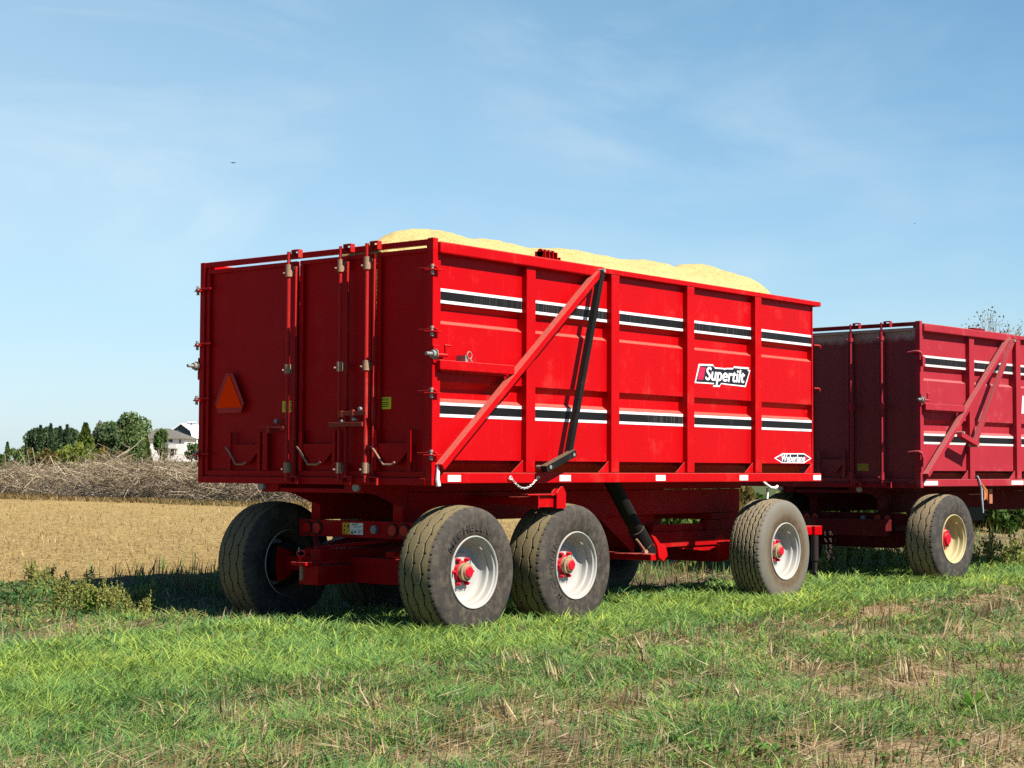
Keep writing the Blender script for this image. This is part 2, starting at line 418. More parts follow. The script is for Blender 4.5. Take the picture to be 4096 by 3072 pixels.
# ------------------------------------------------------------------ grain trailer
L, W, ZT = 6.384, 2.834, 3.233
WT = 2.575            # outer face of the far wheels
def build_trailer(root, main, rear, under, opt):
    P = lambda mb, name, mats, bevel=.004, par=root: mb.build(name, mats, par, bevel)
    post_r = [1.342, 2.593, 3.858, 5.130]
    g = .050
    # --- corrugated side walls
    zp = [(1.464, 0), (1.937, 0), (1.968, g), (2.052, g), (2.106, 0), (2.573, 0), (2.604, g), (2.700, g), (2.744, 0), (3.20, 0)]
    zs = opt.get('zshift', 0)
    for side in (0, 1):
        b = MB()
        Y = (lambda y: y) if side == 0 else (lambda y: W-y)
        poly = [(Y(.055+d), z+zs if 1.5 < z < 3.1 else z) for z, d in zp]+[(Y(.125), 3.20), (Y(.125), 1.464)]
        b.prism(poly, 'x', .10, 6.266)
        wl = P(b, 'side_wall', main, 0)
    # --- posts
    for side in (0, 1):
        for xr in post_r:
            b = MB(); y0, y1 = (0, .123) if side == 0 else (W-.123, W)
            b.box(xr-.125, xr, y0, y1, 1.365, 3.181)
            P(b, 'wall_post', main)
        b = MB(); y0, y1 = (.046, .123) if side == 0 else (W-.123, W-.046)
        b.box(6.268, 6.292, y0, y1, 1.365, 3.178); P(b, 'wall_post', main)
        # gusset plates beside each post
        for xr in post_r+[6.36]:
            b = MB(); x = xr-.125; yy = (.03, .036) if side == 0 else (W-.036, W-.03)
            b.prism([(x-.16, 1.366), (x-.003, 1.366), (x-.003, 1.47)], 'y', *yy)
            P(b, 'gusset', main, 0)
        b = MB(); Yq = (lambda y: y) if side == 0 else (lambda y: W-y)
        b.prism([(Yq(.128), 1.438), (Yq(.27), 1.300), (Yq(.276), 1.306), (Yq(.136), 1.438)], 'x', .13, 6.22)
        P(b, 'sill_plate', main, 0)
        # bottom rail and top rail
        b = MB(); y0, y1 = (0, .026) if side == 0 else (W-.026, W)
        b.box(.064, L, y0, y1, 1.274, 1.362); P(b, 'bottom_rail', main, .006)
        b = MB(); y0, y1 = (-.004, .130) if side == 0 else (W-.130, W+.004)
        b.box(2.312, L, y0, y1, 3.183, ZT); P(b, 'top_rail', main, .006)
        b = MB(); y0, y1 = (-.030, .128) if side == 0 else (W-.128, W+.030)
        b.box(.058, 2.310, y0, y1, 3.141, ZT+.002); P(b, 'top_rail', main, .010)
    # inner walls, floor and cross members
    b = MB(); b.box(.10, 6.28, .128, W-.128, 1.440, 1.470); P(b, 'floor', under, 0)
    b = MB(); b.box(6.215, 6.232, .128, W-.128, 1.472, 3.15)
    for y in np.linspace(.5, W-.5, 4): b.box(6.234, 6.290, y-.04, y+.04, 1.44, 3.15)
    b.box(6.234, 6.30, .128, W-.128, 3.152, 3.23)
    P(b, 'front_wall', main, 0)
    for k in range(16):
        x = .22+k*.395; b = MB(); b.box(x, x+.05, .29, W-.29, 1.30, 1.438)
        P(b, 'cross_member', under, 0)
    # --- rear frame
    for side in (0, 1):
        b = MB()
        if side == 0: b.box(0, .062, 0, .063, 1.258, 3.262); b.box(.064, .124, .024, .126, 1.364, 3.139)
        else: b.box(0, .062, W-.063, W, 1.258, 3.256); b.box(.064, .124, W-.126, W-.024, 1.364, 3.139)
        P(b, 'corner_post', rear if side else main if False else opt['corner'])
    b = MB(); b.box(.004, .052, .066, W-.066, 3.207, 3.254); P(b, 'top_bar', rear)
    b = MB(); b.box(-.004, .060, .066, W-.066, 1.257, 1.317); P(b, 'rear_sill', rear, .006)
    # --- doors
    for (ya, yb) in opt['doors']:
        b = MB()
        b.box(.046, .060, ya, yb, 1.322, 3.185)
        b.box(.018, .044, ya, yb, 1.321, 1.370); b.box(.018, .044, ya, yb, 3.150, 3.186)
        b.box(.016, .044, ya, ya+.045, 1.372, 3.148); b.box(.016, .044, yb-.045, yb, 1.372, 3.148)
        d = P(b, 'door', opt.get('door', rear), .003)
    # --- lock rods with their collars, hooks
    for k, (yc, rr, y2) in enumerate(opt['rods']):
        b = MB(); b.cyl((-.048, yc, 1.28), (-.048, yc, 3.262), rr, n=14)
        if y2 is not None: b.box(-.020, .012, y2-.008, y2+.008, 1.33, 3.14)
        rod = P(b, 'lock_rod', opt['rod'], 0)
        for z0, z1 in ((3.045, 3.150), (2.205, 2.287), (1.352, 1.441)):
            b = MB(); b.cyl((-.048, yc, z0), (-.048, yc, z1), rr+.011, n=16)
            b.box(-.046, .014, yc-.016, yc+.016, z0+.01, z1-.01)
            b.cyl((-.06, yc+.02, z0+.03), (-.085, yc+.032, z0+.03), .009, n=8)
            b.build('collar', opt['collar'], rod, .002)
        for z0 in (3.205, 1.255):
            b = MB(); yh = yc-.075
            b.box(-.050, .002, yh-.045, yh-.035, z0, z0+.072); b.box(-.050, .002, yh+.035, yh+.045, z0+.02, z0+.072); b.box(-.050, .002, yh-.034, yh+.034, z0+.060, z0+.072)
            b.build('keeper', opt['rod'], rod, .002)
    # --- hinges
    for side in (0, 1):
        for z in opt['hinges']:
            b = MB(); s = -1 if side == 0 else 1
            yb = 0 if side == 0 else W
            if not opt.get('lhinge'):
                b.box(-.012, .014, min(yb-s*.15, yb+s*.05), max(yb-s*.15, yb+s*.05), z-.006, z+.010)
                b.prism([(-.050, yb-s*.05), (.05, yb-s*.02), (.064, yb+s*.045), (-.03, yb+s*.045)], 'z', z-.020, z-.008)
                h = P(b, 'hinge', opt['corner'], .002)
                c = MB(); c.cyl((-.018, yb+s*.008, z-.052), (-.018, yb+s*.008, z-.022), .013, n=8); c.cyl((-.018, yb+s*.008, z+.012), (-.018, yb+s*.008, z+.030), .016, n=6)
                c.cyl((-.018, yb+s*.008, z-.04), (-.018, yb+s*.008, z+.03), .011, n=8)
                c.build('bolt', STEEL, h)
            else:
                b.tube([(-.02, yb-s*.15, z-.01), (-.03, yb-s*.06, z), (-.035, yb+s*.0, z), (-.03, yb+s*.035, z-.02), (-.02, yb+s*.045, z-.12)], .016, 8)
                b.box(-.04, .02, min(yb+s*.03, yb+s*.06), max(yb+s*.03, yb+s*.06), z-.18, z-.06)
                P(b, 'hinge', opt['corner'], .002)
        # latch bolt in the middle
        b = MB(); s = -1 if side == 0 else 1; yb = 0 if side == 0 else W; z = 2.315
        b.cyl((-.11, yb+s*.03, z), (-.03, yb+s*.03, z), .015, n=10); b.cyl((-.045, yb+s*.03, z), (-.015, yb+s*.03, z), .032, n=6); b.cyl((-.013, yb+s*.03, z), (-.006, yb+s*.03, z), .042, n=16)
        lb = P(b, 'latch_bolt', STEEL, 0)
        b = MB(); b.box(-.004, .07, min(yb+s*.006, yb+s*.014), max(yb+s*.006, yb+s*.014), z-.07, z+.075); b.cyl((0, yb+s*.03, z-.006), (.14, yb+s*.03, z-.006), .015, n=10); b.cyl((.125, yb+s*.03, z), (.125, yb+s*.03, z+.07), .012, n=8)
        b.cyl((.11, yb+s*.03, z+.075), (.19, yb+s*.03, z+.075), .008, n=8)
        b.build('latch_bracket', opt['corner'], lb, .002)
    # --- grain gates
    for (ya, yb, yc) in opt['gates']:
        b = MB()
        b.box(-.012, .014, ya-.02, ya+.02, 1.372, 1.71); b.box(-.012, .014, yb-.02, yb+.02, 1.372, 1.71)
        b.prism([(ya-.021, 1.60), (yb+.021, 1.60), (yb+.021, 1.54), (yb+.14, 1.425), (ya-.14, 1.425), (ya-.021, 1.54)], 'x', .000, .013)
        if yc: b.box(-.012, .014, yb-.11, yb-.05, 1.372, 1.71)
        gt = P(b, 'grain_gate', opt.get('door', rear), .002)
        b = MB(); b.tube([(-.04, ya+.015, 1.575), (-.04, ya-.02, 1.545), (-.045, ya-.13, 1.425), (-.045, yb+.16, 1.425), (-.04, yb+.13, 1.445)], .0085, 8)
        b.build('gate_handle', opt['handle'], gt)
    # --- brace, middle bar, slack arm on the near and far side
    for side in (0, 1):
        s = 1 if side == 0 else -1; yb = 0 if side == 0 else W
        y0, y1 = sorted((yb-s*.004, yb-s*.062))
        b = MB()
        ym = (y0+y1)/2
        b.beam((.060, ym, 1.405), (2.205, ym, 3.168), .058, .075, (0, 1, 0))
        P(b, 'diagonal_brace', opt['brace'], .004)
        b = MB(); b.box(.03, .985, y0+.004, y1-.004, 2.193, 2.270); b.box(.10, .95, min(yb-s*.003, yb+s*.02), max(yb-s*.003, yb+s*.02), 2.176, 2.190)
        P(b, 'middle_bar', opt['brace'], .005)
        if side == 0:
            (px, pz), (ex, ez), (qx, qz) = opt['arm']; am = opt['armmat']
            yA = opt.get('army', -.058)
            b = MB(); b.beam((px, yA, pz), (ex, yA, ez), .050, .058, (0, 1, 0))
            a = P(b, 'release_arm', am, .004)
            b = MB(); b.beam((ex+.03, yA-.034, ez+.015), (qx, yA-.034, qz), .062, .070, (0, 1, 0)); b.build('crank', am, a, .004)
            b = MB(); b.cyl((ex, yA-.07, ez), (ex, yA+.05, ez), .016, n=10); b.cyl((px, yA-.04, pz), (px, yA+.07, pz), .018, n=10); b.cyl((qx+.05, yA-.074, qz+.02), (qx+.05, yA+.08, qz+.02), .016, n=10)
            b.build('pivot_pin', STEEL, a)
            b = MB()
            if not opt.get('old'):
                for k in range(4):
                    x = 1.45+k*.055
                    b.prism([(x, 3.236), (x+.012, 3.236), (x+.012, 3.30), (x, 3.30)], 'y', -.02, .10)
                    b.cyl((x, .04, 3.285), (x+.012, .04, 3.285), .036, n=16)
                b.box(1.66, 1.672, -.02, .10, 3.236, 3.26)
                P(b, 'lifting_lug', opt['corner'], .003)
                # pin with clip beside the latch
                b = MB(); b.box(.355, .385, -.045, .055, 2.27, 2.325); b.tube([(.40+.03*math.cos(t), -.05, 2.325+.03*math.sin(t)) for t in np.linspace(0, 6.2, 14)], .0045, 6); b.tube([(.405, -.05, 2.30), (.425, -.055, 2.27)], .007, 6)
                P(b, 'pin_clip', STEEL, 0)
            else:
                b.box(1.28, 1.58, -.03, .05, 3.237, 3.258); P(b, 'lifting_lug', rear, .003)
    # --- stripes
    edges = [.125]+[p for p in post_r]
    ends = [p-.125 for p in post_r]+[6.266]
    for zA in opt['stripes']:
        zt_, zb_ = zA
        h = (zt_-zb_)
        for xa, xb in zip(edges, ends):
            xa += .003; xb -= .003
            b = MB(); q = lambda z0, z1, m, dy: b.box(xa, xb, .0545-dy, .0548, z0, z1, m)
            q(zb_, zt_, 0, .001)
            wl_ = h*.20
            for z0 in (zt_-wl_, zb_):
                b.box(xa, xb, .0515, .0533, z0, z0+wl_*.44, 1); b.box(xa, xb, .0515, .0533, z0+wl_*.56, z0+wl_, 1); b.box(xa, xb, .0519, .0534, z0+wl_*.45, z0+wl_*.55, 2)
            P(b, 'stripe', [SBLK, opt['swhite'], GREYL], 0)
    # --- reflectors
    b = MB(); b2 = MB()
    for x in opt['refl']:
        b.box(x, x+opt['reflw'], -.003, -.0005, 1.289, 1.342)
        b2.box(x-.16, x-.002, -.003, -.0005, 1.289, 1.342)
    for x in opt['refl']:
        b = MB(); b.box(x, x+opt['reflw'], -.004, .002, 1.289, 1.342)
        rf = P(b, 'reflector', opt['swhite'], 0)
        if not opt.get('old'):
            b = MB(); b.sphere((x+.08, -.004, 1.316), .02, 6, 0, (2, .12, .45)); b.build('reflector_mark', WHITE, rf)
    # --- chassis
    for yc in (.86, 1.855):
        b = MB(); b.box(.60, 6.0, yc-.055, yc+.055, .935, 1.188); P(b, 'chassis_beam', under, .005)
        b = MB(); b.box(.13, 6.05, yc-.05, yc+.05, 1.192, 1.296); P(b, 'tilt_beam', under, .004)
        b = MB(); b.prism([(.09, 1.19), (.09, 1.25), (.59, 1.25), (.59, 1.06), (.40, 1.10), (.22, 1.165)], 'y', yc-.062, yc-.05); b.box(.53, .597, yc-.055, yc+.055, .90, 1.18)
        P(b, 'hanger_plate', under, .003)
    b = MB(); b.box(.04, .125, .80, 1.02, 1.186, 1.262); b.box(.04, .125, 1.82, 2.03, 1.186, 1.262); b.box(.05, .12, 1.022, 1.818, 1.186, 1.222)
    hb = P(b, 'hinge_beam', under, .004)
    for yp in (.861, 2.012):
        b = MB(); b.cyl((.01, yp, 1.235), (.04, yp, 1.235), .036, n=16); b.build('hinge_pin', STEEL, hb)
    # light bar
    b = MB(); b.box(.50, .527, .50, 2.03, .790, .938); lb = P(b, 'light_bar', under, .006)
    b = MB(); b.box(.528, .60, .70, 1.95, .80, .83); b.build('light_bar_back', under, lb)
    for y in (1.925, 1.798, .882, .745):
        b = MB(); b.cyl((.499, y, .864), (.488, y, .864), .062, n=24); t = b.build('tail_light', RUBBLK, lb)
        b = MB(); b.cyl((.488, y, .864), (.480, y, .864), .050, .046, 24); b.build('lens', LENS, t)
    b = MB(); b.cyl((.499, 1.09, .866), (.470, 1.09, .866), .040, .036, 14); b.box(.468, .48, 1.06, 1.10, .835, .90); b.build('socket', DULL, lb)
    # axles, springs
    axl = opt['axles']; wz = opt['wz']
    for x in axl:
        b = MB(); b.prism([(.36, wz-.06), (.55, wz-.06), (.80, wz-.14), (1.78, wz-.14), (2.02, wz-.06), (2.21, wz-.06), (2.21, wz+.06), (2.02, wz+.06), (1.78, wz+.08), (.80, wz+.08), (.55, wz+.06), (.36, wz+.06)], 'x', x-.075, x+.075)
        a = P(b, 'axle', under, .006)
        for y0, s in ((.385, 1), (WT-.385, -1)):
            b = MB(); b.cyl((x, y0-s*.16, wz), (x, y0-s*.02, wz), .175, n=28); b.cyl((x, y0-s*.02, wz), (x, y0-s*.01, wz), .16, n=28)
            b.build('brake_drum', DARKIRON, a, .003)
        for y0, s in ((.405, 1), (WT-.405, -1)):
            b = MB(); b.prism([(x-.17, wz+.15), (x-.02, wz+.10), (x+.02, wz+.05), (x+.02, wz-.06), (x-.03, wz-.12), (x-.17, wz-.17), (x-.19, wz)], 'y', y0, y0+s*.018)
            b.build('backing_plate', opt['backing'], a, .002)
    for yc in (.86, 1.855):
        if len(axl) > 1:
            b = MB(); xa, xb = axl[0], axl[1]
            b.prism([(xa-.10, wz+.09), (xb+.10, wz+.09), (xb+.10, wz+.14), ((xa+xb)/2+.15, wz+.27), ((xa+xb)/2-.15, wz+.27), (xa-.10, wz+.14)], 'y', yc-.05, yc+.05)
            b.box((xa+xb)/2-.09, (xa+xb)/2+.09, yc-.045, yc+.045, wz+.268, .936)
            P(b, 'walking_beam', under, .004)
        else:
            b = MB(); x = axl[0]
            b.tube([(x-.30, yc, wz+.22), (x-.15, yc, wz+.15), (x, yc, wz+.11), (x+.2, yc, wz+.15), (x+.5, yc, wz+.22)], .03, 6); b.box(x+.45, x+.55, yc-.05, yc+.05, wz+.18, .936)
            P(b, 'leaf_spring', under, 0)
    # --- front undercarriage
    fx = opt['fx']
    if fx:
        b = MB()
        for yc in (.86, 1.855):
            b.box(4.30, 6.05, yc-.05, yc+.05, .590, .750); b.box(4.35, 5.33, yc-.03, yc+.03, .752, .825)
            b.prism([(4.9, .56), (5.3, .53), (6.1, .53), (6.1, .70), (5.8, .588), (4.9, .588)], 'y', yc-.03, yc+.03)
        b.box(5.42, 6.0, .80, 2.03, .86, .932)
        for yc in (.86, 1.855): b.box(5.35, 5.95, yc-.05, yc+.05, .752, .858)
        P(b, 'turntable_frame', under, .005)
        b = MB(); b.prism([(3.55, .933), (4.56, .933), (4.46, .54), (4.20, .54)], 'y', .955, .975); P(b, 'cylinder_bracket', REDR, .004)
        b = MB(); b.cyl((3.02, .45, 1.36), (3.52, .45, .80), .072, n=20); b.cyl((3.51, .45, .812), (3.69, .45, .61), .082, n=20); b.cyl((3.66, .36, .60), (3.66, .54, .60), .06, n=16)
        cyl = P(b, 'tipping_cylinder', BLACK, 0)
        b = MB(); b.cyl((3.40, .37, .72), (3.55, .37, .60), .010, n=8); b.cyl((3.54, .35, .595), (3.56, .40, .585), .022, n=8); b.build('hydraulic_fitting', DUSTY, cyl)
        b = MB(); b.prism([(3.36, .77), (3.44, .745), (3.52, .68), (3.62, .64), (3.645, .56), (3.57, .505), (3.49, .55), (3.46, .66)], 'y', .17, .195); b.box(3.40, 3.60, .20, .90, .52, .58)
        P(b, 'cylinder_lug', RED, .004)
        b = MB(); b.box(4.42, 4.78, .855, .868, .585, .755); P(b, 'battery_box', RUBBLK, .01)
        b = MB(); b.cyl((5.0, .862, .675), (5.0, .852, .675), .038, n=16); P(b, 'cap', STEEL, 0)
        # bracket with a fork standing beside the middle wheel
        b = MB(); b.box(1.395, 1.405, .004, .07, 1.052, 1.172); b.box(1.407, 1.64, .03, .05, 1.062, 1.160); b.box(1.25, 1.64, .002, .075, 1.166, 1.178)
        for y in (.0, .055): b.prism([(1.642, 1.05), (1.776, 1.05), (1.776, 1.185), (1.735, 1.242), (1.705, 1.242), (1.642, 1.185)], 'y', y-.006, y+.006)
        b.box(1.40, 1.65, .08, .87, 1.08, 1.15)
        P(b, 'pivot_bracket', RED, .002)
        # drawbar with coupling
        b = MB(); b.beam((5.8, 1.417, .62), (8.35, 1.27, .66), .12, .10); b.beam((5.9, 1.95, .62), (7.0, 1.36, .65), .08, .08); b.beam((5.9, .90, .62), (7.0, 1.34, .65), .08, .08)
        b.box(8.34, 8.52, 1.17, 1.37, .605, .715)
        db = P(b, 'drawbar', RED, .005)
        b = MB(); b.cyl((8.30, 1.15, .60), (8.30, 1.15, .30), .045, n=12); b.cyl((8.30, 1.15, .30), (8.30, 1.15, .16), .03, n=10); b.box(8.27, 8.33, 1.12, 1.18, .12, .15); b.build('parking_jack', simple('dark_jack', (.03, .02, .02), .6), db)
        b = MB()
        for x0 in (8.50, 8.62):
            for k in range(12):
                t = k/11; z = .62-.30*math.sin(t*PI)*1.0; x = x0+.16*t
                b.tube([(x+.014*math.cos(a), 1.12+(.014*math.sin(a) if k % 2 else 0), z+(.024*math.sin(a))) for a in np.linspace(0, 6.28, 9)], .005, 5)
        b.build('safety_chain', simple('dark_chain', (.05, .035, .03), .7, .3, .4), db)
        # safety chain hanging on the bottom rail
        b = MB(); n = 17
        for k in range(n):
            t = k/(n-1); x = 1.00+.355*t; z = 1.318-.088*(1-(2*t-1)**2)
            pts = []
            sl = -.088*(-2*(2*t-1)*2)/.355
            d = Vector((1, 0, sl)).normalized(); e = Vector((0, 1, 0)) if k % 2 else Vector((0, 0, 1)).cross(Vector((0, 1, 0))).cross(d).normalized()
            e = Vector((0, 1, 0)) if k % 2 else d.cross(Vector((0, 1, 0)))
            for a in np.linspace(0, 2*PI, 11): pts.append(Vector((x, -.012, z))+d*(.017*math.cos(a))+e*(.008*math.sin(a)))
            b.tube(pts, .0032, 5)
        b.tube([(.985, -.012, 1.33), (.965, -.014, 1.31), (.99, -.014, 1.30), (1.01, -.012, 1.318), (.995, -.012, 1.335)], .006, 6); b.tube([(1.36, -.012, 1.30), (1.345, -.014, 1.325), (1.375, -.014, 1.335), (1.385, -.012, 1.315)], .006, 6)
        P(b, 'retaining_chain', simple('bright_chain', (.75, .74, .70), .3, .5), 0)
    # rear hitch
    if opt.get('hitch'):
        b = MB(); b.box(.10, 2.6, 1.36, 1.475, .60, .70); b.beam((.12, 1.40, .68), (.62, 1.95, .80), .05, .03); b.beam((.12, 1.44, .705), (1.2, 1.02, .80), .05, .03)
        b.box(.02, 2.4, 1.30, 1.53, .40, .565)
        hb = P(b, 'rear_hitch', under, .006)
        b = MB(); b.box(-.10, .10, 1.33, 1.51, .568, .597); b.build('hitch_plate', REDR, hb, .004)
        b = MB(); b.tube([(-.05+.055*math.cos(a)*.3, 1.435+.055*math.cos(a)*1.2, .668+.026*math.sin(a)) for a in np.linspace(0, 2*PI, 17)], .009, 8); b.cyl((-.045, 1.435, .60), (-.045, 1.435, .650), .022, n=10); b.build('pin_handle', RED, hb)
        b = MB(); b.cyl((-.045, 1.435, .566), (-.045, 1.435, .44), .017, n=10); b.build('hitch_pin', DUSTY, hb)
        b = MB(); b.cyl((-.06, 1.45, .68), (-.06, 1.45, .72), .006, n=6); b.build('clip', STEEL, hb)

base = dict(doors=[(1.600, 2.765), (.700, 1.556), (.068, .640)], rods=[(1.626, .017, 1.578), (1.000, .014, .955), (.692, .017, .645)],
            hinges=(3.012, 2.512, 2.015, 1.515), gates=[(2.405, 2.022, True), (1.500, 1.100, False), (.622, .240, False)],
            arm=((2.225, 3.190), (1.735, 1.522), (1.345, 1.392)), stripes=[(2.864, 2.744), (1.934, 1.815)],
            refl=[.193, 1.685, 3.183, 4.686, 6.20], reflw=.162, axles=[.539, 1.941, 5.614], wz=.542, fx=True, hitch=True)

root1 = empty('grain_trailer')
tag(root1, 'bright red tall-sided grain trailer heaped with beans, nearer of the two trailers', 'trailer')
o1 = dict(base, corner=RED, rod=REDR, collar=DUSTY, handle=DUSTY, brace=RED, armmat=BLACK, swhite=WHITE, backing=REDR)
o1['rod'] = paint('rod_paint', (.46, .02, .02), dust=(.45, .25, .18), dust_amt=.4, rough=.5, spot=.3, streak=.3)
build_trailer(root1, RED, REDR, REDU, o1)
# extra latches on the rear doors
b = MB(); b.box(-.075, -.063, 1.62, 1.955, 1.740, 1.756); b.box(-.08, .014, 1.822, 1.850, 1.70, 1.765); b.cyl((-.085, 1.65, 1.735), (-.07, 1.65, 1.735), .018, n=8)
lt = b.build('door_latch', o1['rod'], root1, .002)
b = MB(); b.cyl((-.02, 1.80, 1.80), (.01, 1.80, 1.80), .02, n=10); b.build('latch_knob', DULL, lt)
b = MB(); b.box(-.085, -.070, .66, .975, 1.832, 1.868); b.box(-.088, -.05, .93, .975, 1.82, 1.872); b.box(-.090, -.05, .80, .82, 1.815, 1.880)
b.box(-.095, -.080, .69, 1.08, 1.741, 1.776); 
for k in range(6): b.prism([(1.02+k*.01, 1.741), (1.03+k*.01, 1.741), (1.025+k*.01, 1.728)], 'x', -.095, -.080)
lt = b.build('door_latch', [RUST], root1, .002)
for (x0, x1, y_, z_, r_q) in ((-.09, -.05, .80, 1.80, .014), (-.09, -.05, .73, 1.885, .016), (-.10, -.07, .93, 1.785, .012)):
    b = MB(); b.cyl((x0, y_, z_), (x1, y_, z_), r_q, n=8); b.build('latch_bolt', STEEL, lt)
# slow vehicle triangle
b = MB(); b.prism([(2.475, 2.235), (2.378, 2.235), (2.228, 1.965), (2.270, 1.882), (2.562, 1.882), (2.612, 1.965)], 'x', -.002, .006)
tr = b.build('warning_triangle', SMVRED, root1)
b = MB(); b.prism([(2.428, 2.228), (2.250, 1.928), (2.590, 1.928)], 'x', -.006, -.003); b.build('orange_field', ORANGE, tr)
# caution stickers on the doors
def sticker(yl, yr, z0, z1, par):
    b = MB(); b.box(.0425, .0455, yr, yl, z0, z1)
    s = b.build('caution_sticker', YEL, par)
    w = yl-yr; h = z1-z0
    t = MB()
    def line(body, zc, th, width, off=.5):
        vs, fs = fit_text(body, width, th, .01); y0 = yl-w*off+width/2
        o = len(t.v); t.v += [(.0405, y0-x, zc-th/2+y) for x, y in vs]
        for f in fs: t.f.append(tuple(i+o for i in f)); t.m.append(0); t.sm.append(False)
    line('CAUTION', z0+h*.84, h*.12, w*.45, .55)
    t.box(.0405, .042, yr+.004, yl-.004, z0+h*.72, z0+h*.735)
    t.prism([(yl-w*.22, z0+h*.78), (yl-w*.32, z0+h*.78), (yl-w*.27, z0+h*.91)], 'x', .0405, .042)
    for zc, ww in ((.55, .62), (.38, .72), (.21, .50)):
        nn = 9
        for k in range(nn):
            a = yl-w*(.5-ww/2)-k*w*ww/nn; t.box(.0405, .042, a-w*ww/nn*.72, a, z0+h*zc-h*.035, z0+h*zc+h*.035)
    t.build('sticker_print', DECBLK, s)
sticker(1.783, 1.634, 1.878, 1.976, root1); sticker(.632, .492, 1.884, 1.982, root1)
# warning plate on the light bar
b = MB(); b.box(.4965, .499, 1.462, 1.555, .817, .917, 0); b.box(.4965, .499, 1.307, 1.4615, .817, .917, 1)
wp = b.build('warning_plate', [YEL2, WHITE], root1); wp.location = (0, -.07, 0)
b = MB(); q = lambda y0, y1, z0, z1: b.box(.4945, .496, y0, y1, z0, z1)
def wtri(yc, z0, s): b.prism([(yc-s/2, z0), (yc+s/2, z0), (yc, z0+s*.95)], 'x', .4945, .496)
wtri(1.486, .876, .034); wtri(1.432, .898, .014); wtri(1.437, .823, .034)
q(1.520, 1.535, .880, .898); q(1.522, 1.538, .845, .862); q(1.470, 1.495, .850, .855); q(1.525, 1.540, .823, .832); q(1.315, 1.425, .886, .889); q(1.33, 1.42, .878, .880); q(1.312, 1.375, .848, .853)
for k in range(5): q(1.375+k*.009, 1.381+k*.009, .900, .909)
q(1.33, 1.37, .835, .838); q(1.335, 1.365, .827, .829); q(1.39, 1.41, .832, .848)
b.build('plate_print', DECBLK, wp)
# lettering on the side
def flat(b, poly, y, m, th=.0012): b.prism(poly, 'y', y, y+th, m)
b = MB()
outer = [(4.016, 2.440), (4.275, 2.448), (4.305, 2.420), (4.480, 2.421), (4.490, 2.414), (4.520, 2.424), (4.662, 2.430), (4.672, 2.448), (4.968, 2.449), (4.956, 2.428), (4.990, 2.422), (4.900, 2.246), (4.560, 2.252), (4.430, 2.258), (4.395, 2.226), (4.278, 2.224), (4.290, 2.250), (3.942, 2.248)]
flat(b, outer, .0530, 0)
cx, cz = 4.46, 2.336
inner = [(cx+(x-cx)*.958, cz+(z-cz)*.84) for x, z in outer]
flat(b, inner, .0515, 1)
dec = b.build('name_decal', [WHITE, DECBLK], root1)
b = MB(); b.prism([(4.036, 2.414), (4.146, 2.408), (4.132, 2.388), (4.060, 2.362), (4.130, 2.384), (4.112, 2.330), (4.108, 2.312), (4.010, 2.290), (4.105, 2.306), (4.090, 2.284), (3.984, 2.282)], 'y', .0500, .0512); b.build('decal_emblem', DECRED, dec)
b = MB(); heavy_text(b, 'Supertilt', .75, .178, lambda x, y, d: (4.130+x, .0500-d, 2.242+y), .22, .012); b.build('decal_lettering', WHITE, dec)
b = MB()
flat(b, [(5.470, 1.520), (5.640, 1.572), (6.10, 1.576), (6.262, 1.523), (6.10, 1.470), (5.625, 1.470)], .0530, 0)
flat(b, [(5.505, 1.520), (5.647, 1.561), (6.095, 1.565), (6.226, 1.523), (6.093, 1.481), (5.633, 1.481)], .0515, 1)
flat(b, [(5.528, 1.523), (5.640, 1.553), (5.610, 1.524)], .0500, 2); flat(b, [(5.528, 1.517), (5.605, 1.518), (5.600, 1.492)], .0500, 2); flat(b, [(6.10, 1.555), (6.205, 1.526), (6.115, 1.526)], .0500, 2); flat(b, [(6.205, 1.520), (6.115, 1.520), (6.10, 1.492)], .0500, 2)
dec = b.build('maker_decal', [WHITE, DECBLK, DECRED], root1)
b = MB(); heavy_text(b, 'Weberlane', .50, .078, lambda x, y, d: (5.615+x, .0498-d, 1.483+y), .25, .006); b.build('decal_lettering', WHITE, dec)
# small hooks at the front edge
b = MB(); b.tube([(6.29, .03, 2.755), (6.34, .0, 2.755), (6.355, -.01, 2.75), (6.355, -.01, 2.725)], .008, 6); b.tube([(6.29, .03, 2.285), (6.335, .0, 2.285), (6.345, -.01, 2.275), (6.34, -.01, 2.255)], .008, 6)
b.build('tarp_hook', RED, root1)

# wheels of the first trailer
wA, hA = make_wheel(RIMW); tA, lA = make_tyre(TYRE1, 0, 'MICHELIN', 152, 62, LETTER)
tB, lB = make_tyre(TYRE2, 1, '', 0, 0, LETTER); _, lC = make_tyre(TYRE1, 0, 'MICHELIN', 232, 142, LETTER2); drop(_)
wz = .542
for x, t, l, spin in ((.539, tA, lA, 0), (1.941, tA, lC, .4), (5.614, tB, None, .9)):
    w = wheel_on(root1, wA, hA, t, l, (x, 0, wz))
    w2 = wheel_on(root1, wA, hA, t, None, (x, WT, wz), True, spin)
for o in list(bpy.data.objects):
    if o.parent and o.parent.name.startswith('wheel') and o.name.startswith('tyre') and o.data == tB.data: o['label'] = 'pale mud-washed front tyre with brown ring'

